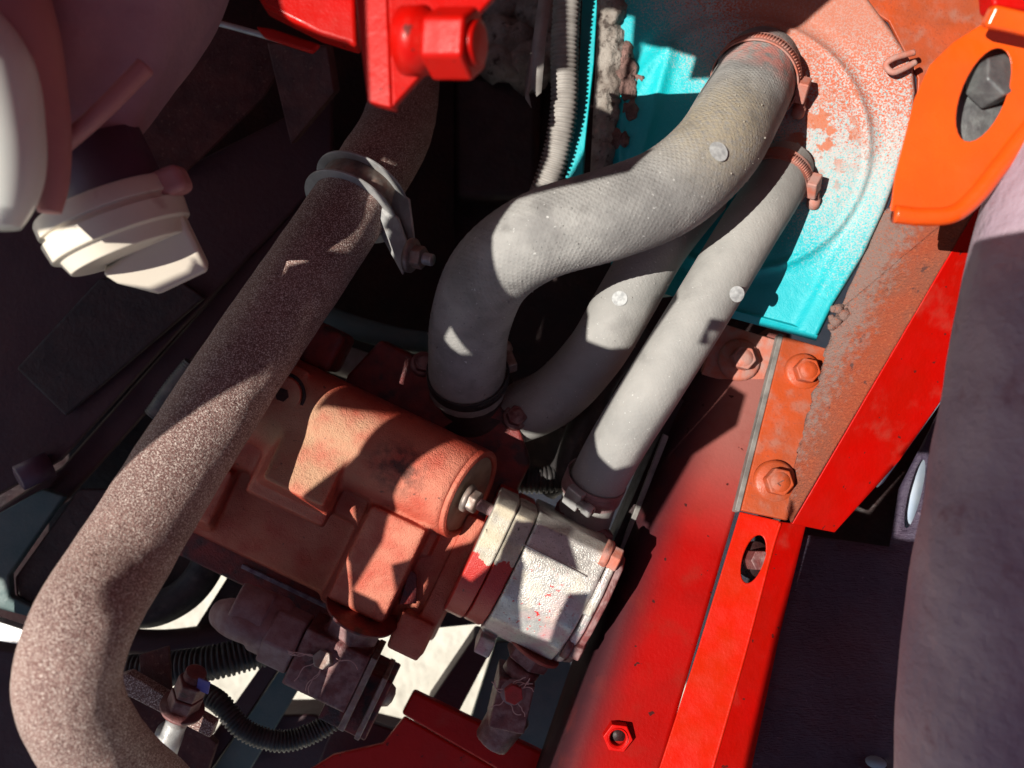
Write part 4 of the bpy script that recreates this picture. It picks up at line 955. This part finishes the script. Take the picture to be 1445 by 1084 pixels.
gh = thing('large_grey_hose', 'thick purple grey rubber hose running down past the liner', 'hose', P(1450, 700, .1))
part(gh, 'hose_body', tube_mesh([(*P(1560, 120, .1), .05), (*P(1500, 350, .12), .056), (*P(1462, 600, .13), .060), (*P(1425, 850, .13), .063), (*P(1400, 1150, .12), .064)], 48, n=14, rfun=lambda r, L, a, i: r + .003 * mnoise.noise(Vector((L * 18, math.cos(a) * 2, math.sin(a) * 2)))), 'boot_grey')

# ================================================================== OUT OF FRAME: an added hood with openings cut to shape the sunlight
HZ = .95
def proj(p):                        # along the sun up to the hood plane z = HZ -> (x, y)
    q = p + SUN * ((HZ - p.z) / SUN.z); return (q.x, q.y)
LIT = [
  # thick hose
  [(700,276,.055),(678,330,.05),(683,385,.045),(702,418,.03),(738,448,.02),(800,425,.03),(900,385,.03),(1010,345,.0),(1090,250,-.03),(1135,160,-.06),(1130,85,-.06),(1066,105,-.045),(985,190,.03),(930,236,.05),(800,256,.06)],
  # small wedge low on the thick hose
  [(642,460,-.02),(625,478,-.03),(632,490,-.03),(655,500,-.04),(680,500,-.045)],
  # teal panel and the plates right of it
  [(1060,112,-.12),(1185,18,-.12),(1330,-60,-.12),(1500,-60,-.12),(1500,230,-.05),(1400,300,-.045),(1125,735,-.06),(1120,690,-.08),(1165,480,-.09),(1025,445,-.11),(985,385,-.12),(1040,250,-.12)],
  [(896,56,-.11),(985,84,-.11),(965,150,-.11),(930,212,-.11),(890,205,-.11),(885,120,-.11)],
  # middle hose
  [(815,392,-.06),(818,480,-.065),(850,492,-.06),(885,490,-.06),(930,420,-.07),(930,375,-.07)],
  # straight hose
  [(1095,255,-.07),(1040,285,-.04),(975,385,-.02),(900,480,-.02),(828,612,-.045),(838,642,-.045),(862,664,-.045),(892,656,-.05),(965,560,-.04),(1010,470,-.04),(1115,300,-.07)],
  # conduit, post, foam, strap
  [(778,100,-.125),(822,96,-.125),(815,200,-.135),(785,262,-.15),(755,262,-.15),(772,220,-.14)],
  [(826,-60,-.15),(850,-60,-.15),(848,40,-.15),(836,130,-.15),(822,130,-.15)],
  [(842,10,-.11),(888,20,-.11),(884,90,-.112),(872,165,-.115),(838,150,-.115)],
  [(740,95,-.105),(768,95,-.105),(764,150,-.105),(738,150,-.105)],
  # rusty pipe
  [(486,308,-.03),(525,322,-.03),(512,362,-.03),(482,352,-.03)],
  [(450,395,.0),(402,466,.021),(345,528,.04),(245,610,.053),(165,682,.058),(138,712,.058),(88,785,.082),(42,875,.112),(18,975,.116),(46,1080,.09),(100,1140,.06),(215,1140,.06),(186,1030,.115),(178,950,.125),(188,880,.125),(236,804,.088),(312,662,.047),(402,516,.011),(458,425,-.012)],
  # orange pump
  [(440,574,-.02),(532,588,-.025),(497,642,-.02),(474,660,-.02),(452,720,-.055),(372,672,-.05),(378,650,-.02)],
  [(622,616,-.028),(672,630,-.03),(668,700,-.028),(640,772,-.06),(592,785,-.08),(566,835,-.06),(545,878,-.06),(520,852,-.05),(486,836,-.05),(546,762,-.05),(550,700,-.03),(582,655,-.028)],
  # silver pump
  [(712,684,-.05),(868,742,-.05),(842,838,-.02),(792,842,-.015),(764,912,-.03),(720,898,-.03),(728,800,-.015),(722,776,-.015),(805,810,-.015),(788,750,-.02),(748,735,-.03),(730,735,-.03)],
  [(692,702,-.035),(736,712,-.03),(700,790,-.024),(662,822,-.03),(636,800,-.03)],
  [(845,750,-.04),(872,756,-.04),(866,790,-.04),(842,785,-.04)],
  # near things at left and right
  [(488,-100,.2),(750,-100,.2),(712,110,.22),(600,120,.2),(552,160,.19),(512,152,.19)],
  [(375,-60,.1),(480,-60,.1),(500,62,.1),(450,48,.1),(400,30,.1)],
  [(25,325,.13),(100,320,.14),(170,370,.13),(236,350,.10),(272,384,.07),(220,408,.07),(60,392,.12)],
  [(-130,20,.235),(-8,90,.235),(18,190,.226),(22,270,.215),(8,322,.205),(-130,345,.22)],
  [(1236,60,.13),(1300,-90,.14),(1700,-90,.16),(1700,320,.13),(1240,345,.12)],
  # red rail, angle bar, red gusset face
  [(985,640,-.12),(1042,600,-.12),(1060,470,-.11),(1168,490,-.1),(1145,640,-.1),(1118,738,-.082),(1400,270,-.042),(1430,330,-.05),(1350,545,-.085),(1178,756,-.085),(1136,744,-.085),(1092,900,-.06),(1044,1115,-.026),(740,1150,-.05),(820,950,-.07),(900,780,-.09)],
  [(1268,640,-.105),(1312,640,-.105),(1306,756,-.105),(1262,756,-.105)],
  # rail bolt, bar bracket, left frame
  [(1022,484,-.11),(1062,488,-.11),(1078,520,-.115),(1055,560,-.12),(1020,542,-.115)],
  [(240,1000,-.04),(312,1018,-.045),(302,1052,-.05),(252,1042,-.05),(215,1110,-.07),(185,1110,-.07)],
  [(-20,815,-.15),(4,818,-.15),(12,846,-.15),(50,866,-.15),(48,874,-.15),(-20,852,-.15)],
  [(-60,865,-.09),(48,884,-.09),(44,914,-.09),(-60,905,-.09)],
]
def sub(poly, n=3):
    o = []
    for a, b in zip(poly, poly[1:] + poly[:1]):
        for k in range(n): o.append(tuple(a[i] + (b[i] - a[i]) * k / n for i in range(3)))
    return o
holes = [[proj(P(*q)) for q in sub(poly)] for poly in LIT]
DARK = []
hd = thing('gobo_sheet', 'dull red added hood sheet with cut openings above the engine bay', 'gobo', (-.6, 0, HZ))
part(hd, 'sheet', holed([(-1.27, -.62), (.5, -.62), (.5, .62), (-1.27, .62)], holes, lambda a, b, s: Vector((a, b, HZ + s)), .003), 'blocker_red', smooth=False)
